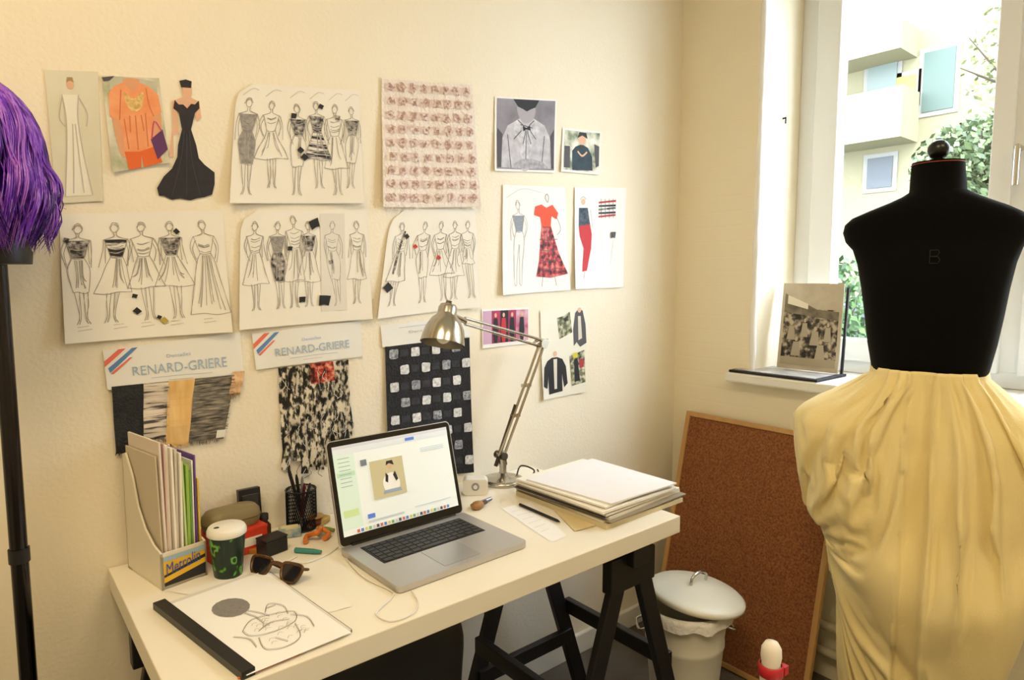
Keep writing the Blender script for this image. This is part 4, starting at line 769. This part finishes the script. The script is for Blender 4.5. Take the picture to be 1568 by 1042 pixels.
def leaves(name,c,rad,n,cols,sz,trunk=None):
    b=MB(); ms=[M('leaf_'+k,k,.6) for k in cols]; rn=random.Random(len(name)+n)
    for i in range(n):
        d=V((rn.gauss(0,1),rn.gauss(0,1),rn.gauss(0,1))).normalized()*rn.random()**.4; p=V(c)+V((d.x*rad[0],d.y*rad[1],d.z*rad[2])); a=V((rn.gauss(0,1),rn.gauss(0,1),rn.gauss(0,1))).normalized(); e=a.orthogonal().normalized(); f=a.cross(e)
        b.add([p-e*sz,p-f*sz*.5,p+e*sz,p+f*sz*.5],[(0,1,2,3)],ms[i%len(ms)])
    if trunk:
        br_=M('bark','#3a3024',.9); b.tube([V((c[0],c[1],-1.2)),V(c)-V((0,0,rad[2]*.3)),V(c)+V((0,0,rad[2]*.5))],[trunk,trunk*.7,trunk*.2],br_,8)
        for k in range(7): b.tube([V(c)-V((0,0,rad[2]*.4)),V(c)+V((rn.uniform(-1,1)*rad[0]*.8,rn.uniform(-1,1)*rad[1]*.8,rn.uniform(-.2,.9)*rad[2]))],[trunk*.4,trunk*.1],br_,6)
    b.build(name)
p=hx(1512,262,13); leaves('tree_outside',(13,p.y,p.z),(1.1,1.15,.95),3800,['#44542f','#52603c','#34452a','#62704a'],.08,.09)
p=hx(1568,90,10); leaves('tree_outside',(10,p.y+.1,p.z),(.6,.6,.8),420,['#646c40','#707048','#545c34'],.05,.05)
p=hx(1296,430,7); leaves('hedge_outside',(7,p.y+.3,.3),(.7,1.3,1.4),6200,['#2c4c20','#3c5c28','#4c6834','#243c1c'],.055,.04)
p=hx(1400,400,8); leaves('hedge_outside',(9,p.y-.3,-.1),(.8,3.0,1.2),4800,['#34502a','#445e32','#54703e','#2c4422'],.06,.04)
b_=MB(); cpt=hx(1330,300,16); cy,cz=cpt.y,-1.2; cmn=M('car_paint','#5f666c',.3,.3)
prof=[(-2.1,.35),(-2.1,.75),(-1.9,.9),(-1.2,1.0),(-.6,1.42),(.7,1.45),(1.4,1.0),(2.0,.92),(2.1,.7),(2.1,.35)]
b_.rings([[V((15.2+x_,cy+y,cz+z+.6)) for y,z in prof] for x_ in (0,1.6)],cmn,True,False)
b_.rings([[V((15.18+x_,cy+y,cz+z+.6)) for y,z in [(-1.05,1.0),(-.55,1.36),(.65,1.38),(1.2,1.0)]] for x_ in (0,1.64)],M('car_glass','#2a3238',.1),True,False)
for y in (-1.3,1.3): b_.cyl((15.1,cy+y,cz+.93),(16.9,cy+y,cz+.93),.33,INK)
b_.bb((14.9,cy-3,cz-.02),(17.1,cy+3,cz+.6),M('kerb','#6a675c',.8)); b_.build('parked_car')
a=hx(1284,200,2.60); b_=MB(); b_.bb((2.552,a.y+.09,-1),(2.62,a.y-.004,3.4),M('red_brick','#8c3a24',.8,var='#6f2a1c',vscale=20)); b_.build('trim_3')
# ------------------------------------------------------------------ lights
w=bpy.data.worlds.new('sky'); scene.world=w; w.use_nodes=True; wn=w.node_tree; bgn=wn.nodes['Background']; bgn.inputs['Color'].default_value=(.78,.89,1.,1); bgn.inputs['Strength'].default_value=14
sun=bpy.data.lights.new('sun','SUN'); sun.energy=3; sun.angle=.02; sun.color=(1,.95,.85); so=bpy.data.objects.new('sun',sun); scene.collection.objects.link(so); so.rotation_euler=V((.75,.25,-.62)).to_track_quat('-Z','Y').to_euler()
def lampfix(name,x,y,e,col,sz):
    b=MB(); b.bb((x-sz/2-.03,y-sz/2-.03,CEIL-.05),(x+sz/2+.03,y+sz/2+.03,CEIL),white); b.build(name)
    l=bpy.data.lights.new(name+'_light','AREA'); l.shape='SQUARE'; l.size=sz; l.energy=e; l.color=col; o=bpy.data.objects.new(name+'_light',l); scene.collection.objects.link(o); o.location=(x,y,CEIL-.06)
lampfix('ceiling_lamp',-.3,-1.4,34,(1,.77,.45),.7)
lampfix('ceiling_lamp',.9,-2.5,20,(1,.82,.54),.7)
scene.view_settings.view_transform='Standard'; scene.view_settings.exposure=0.0
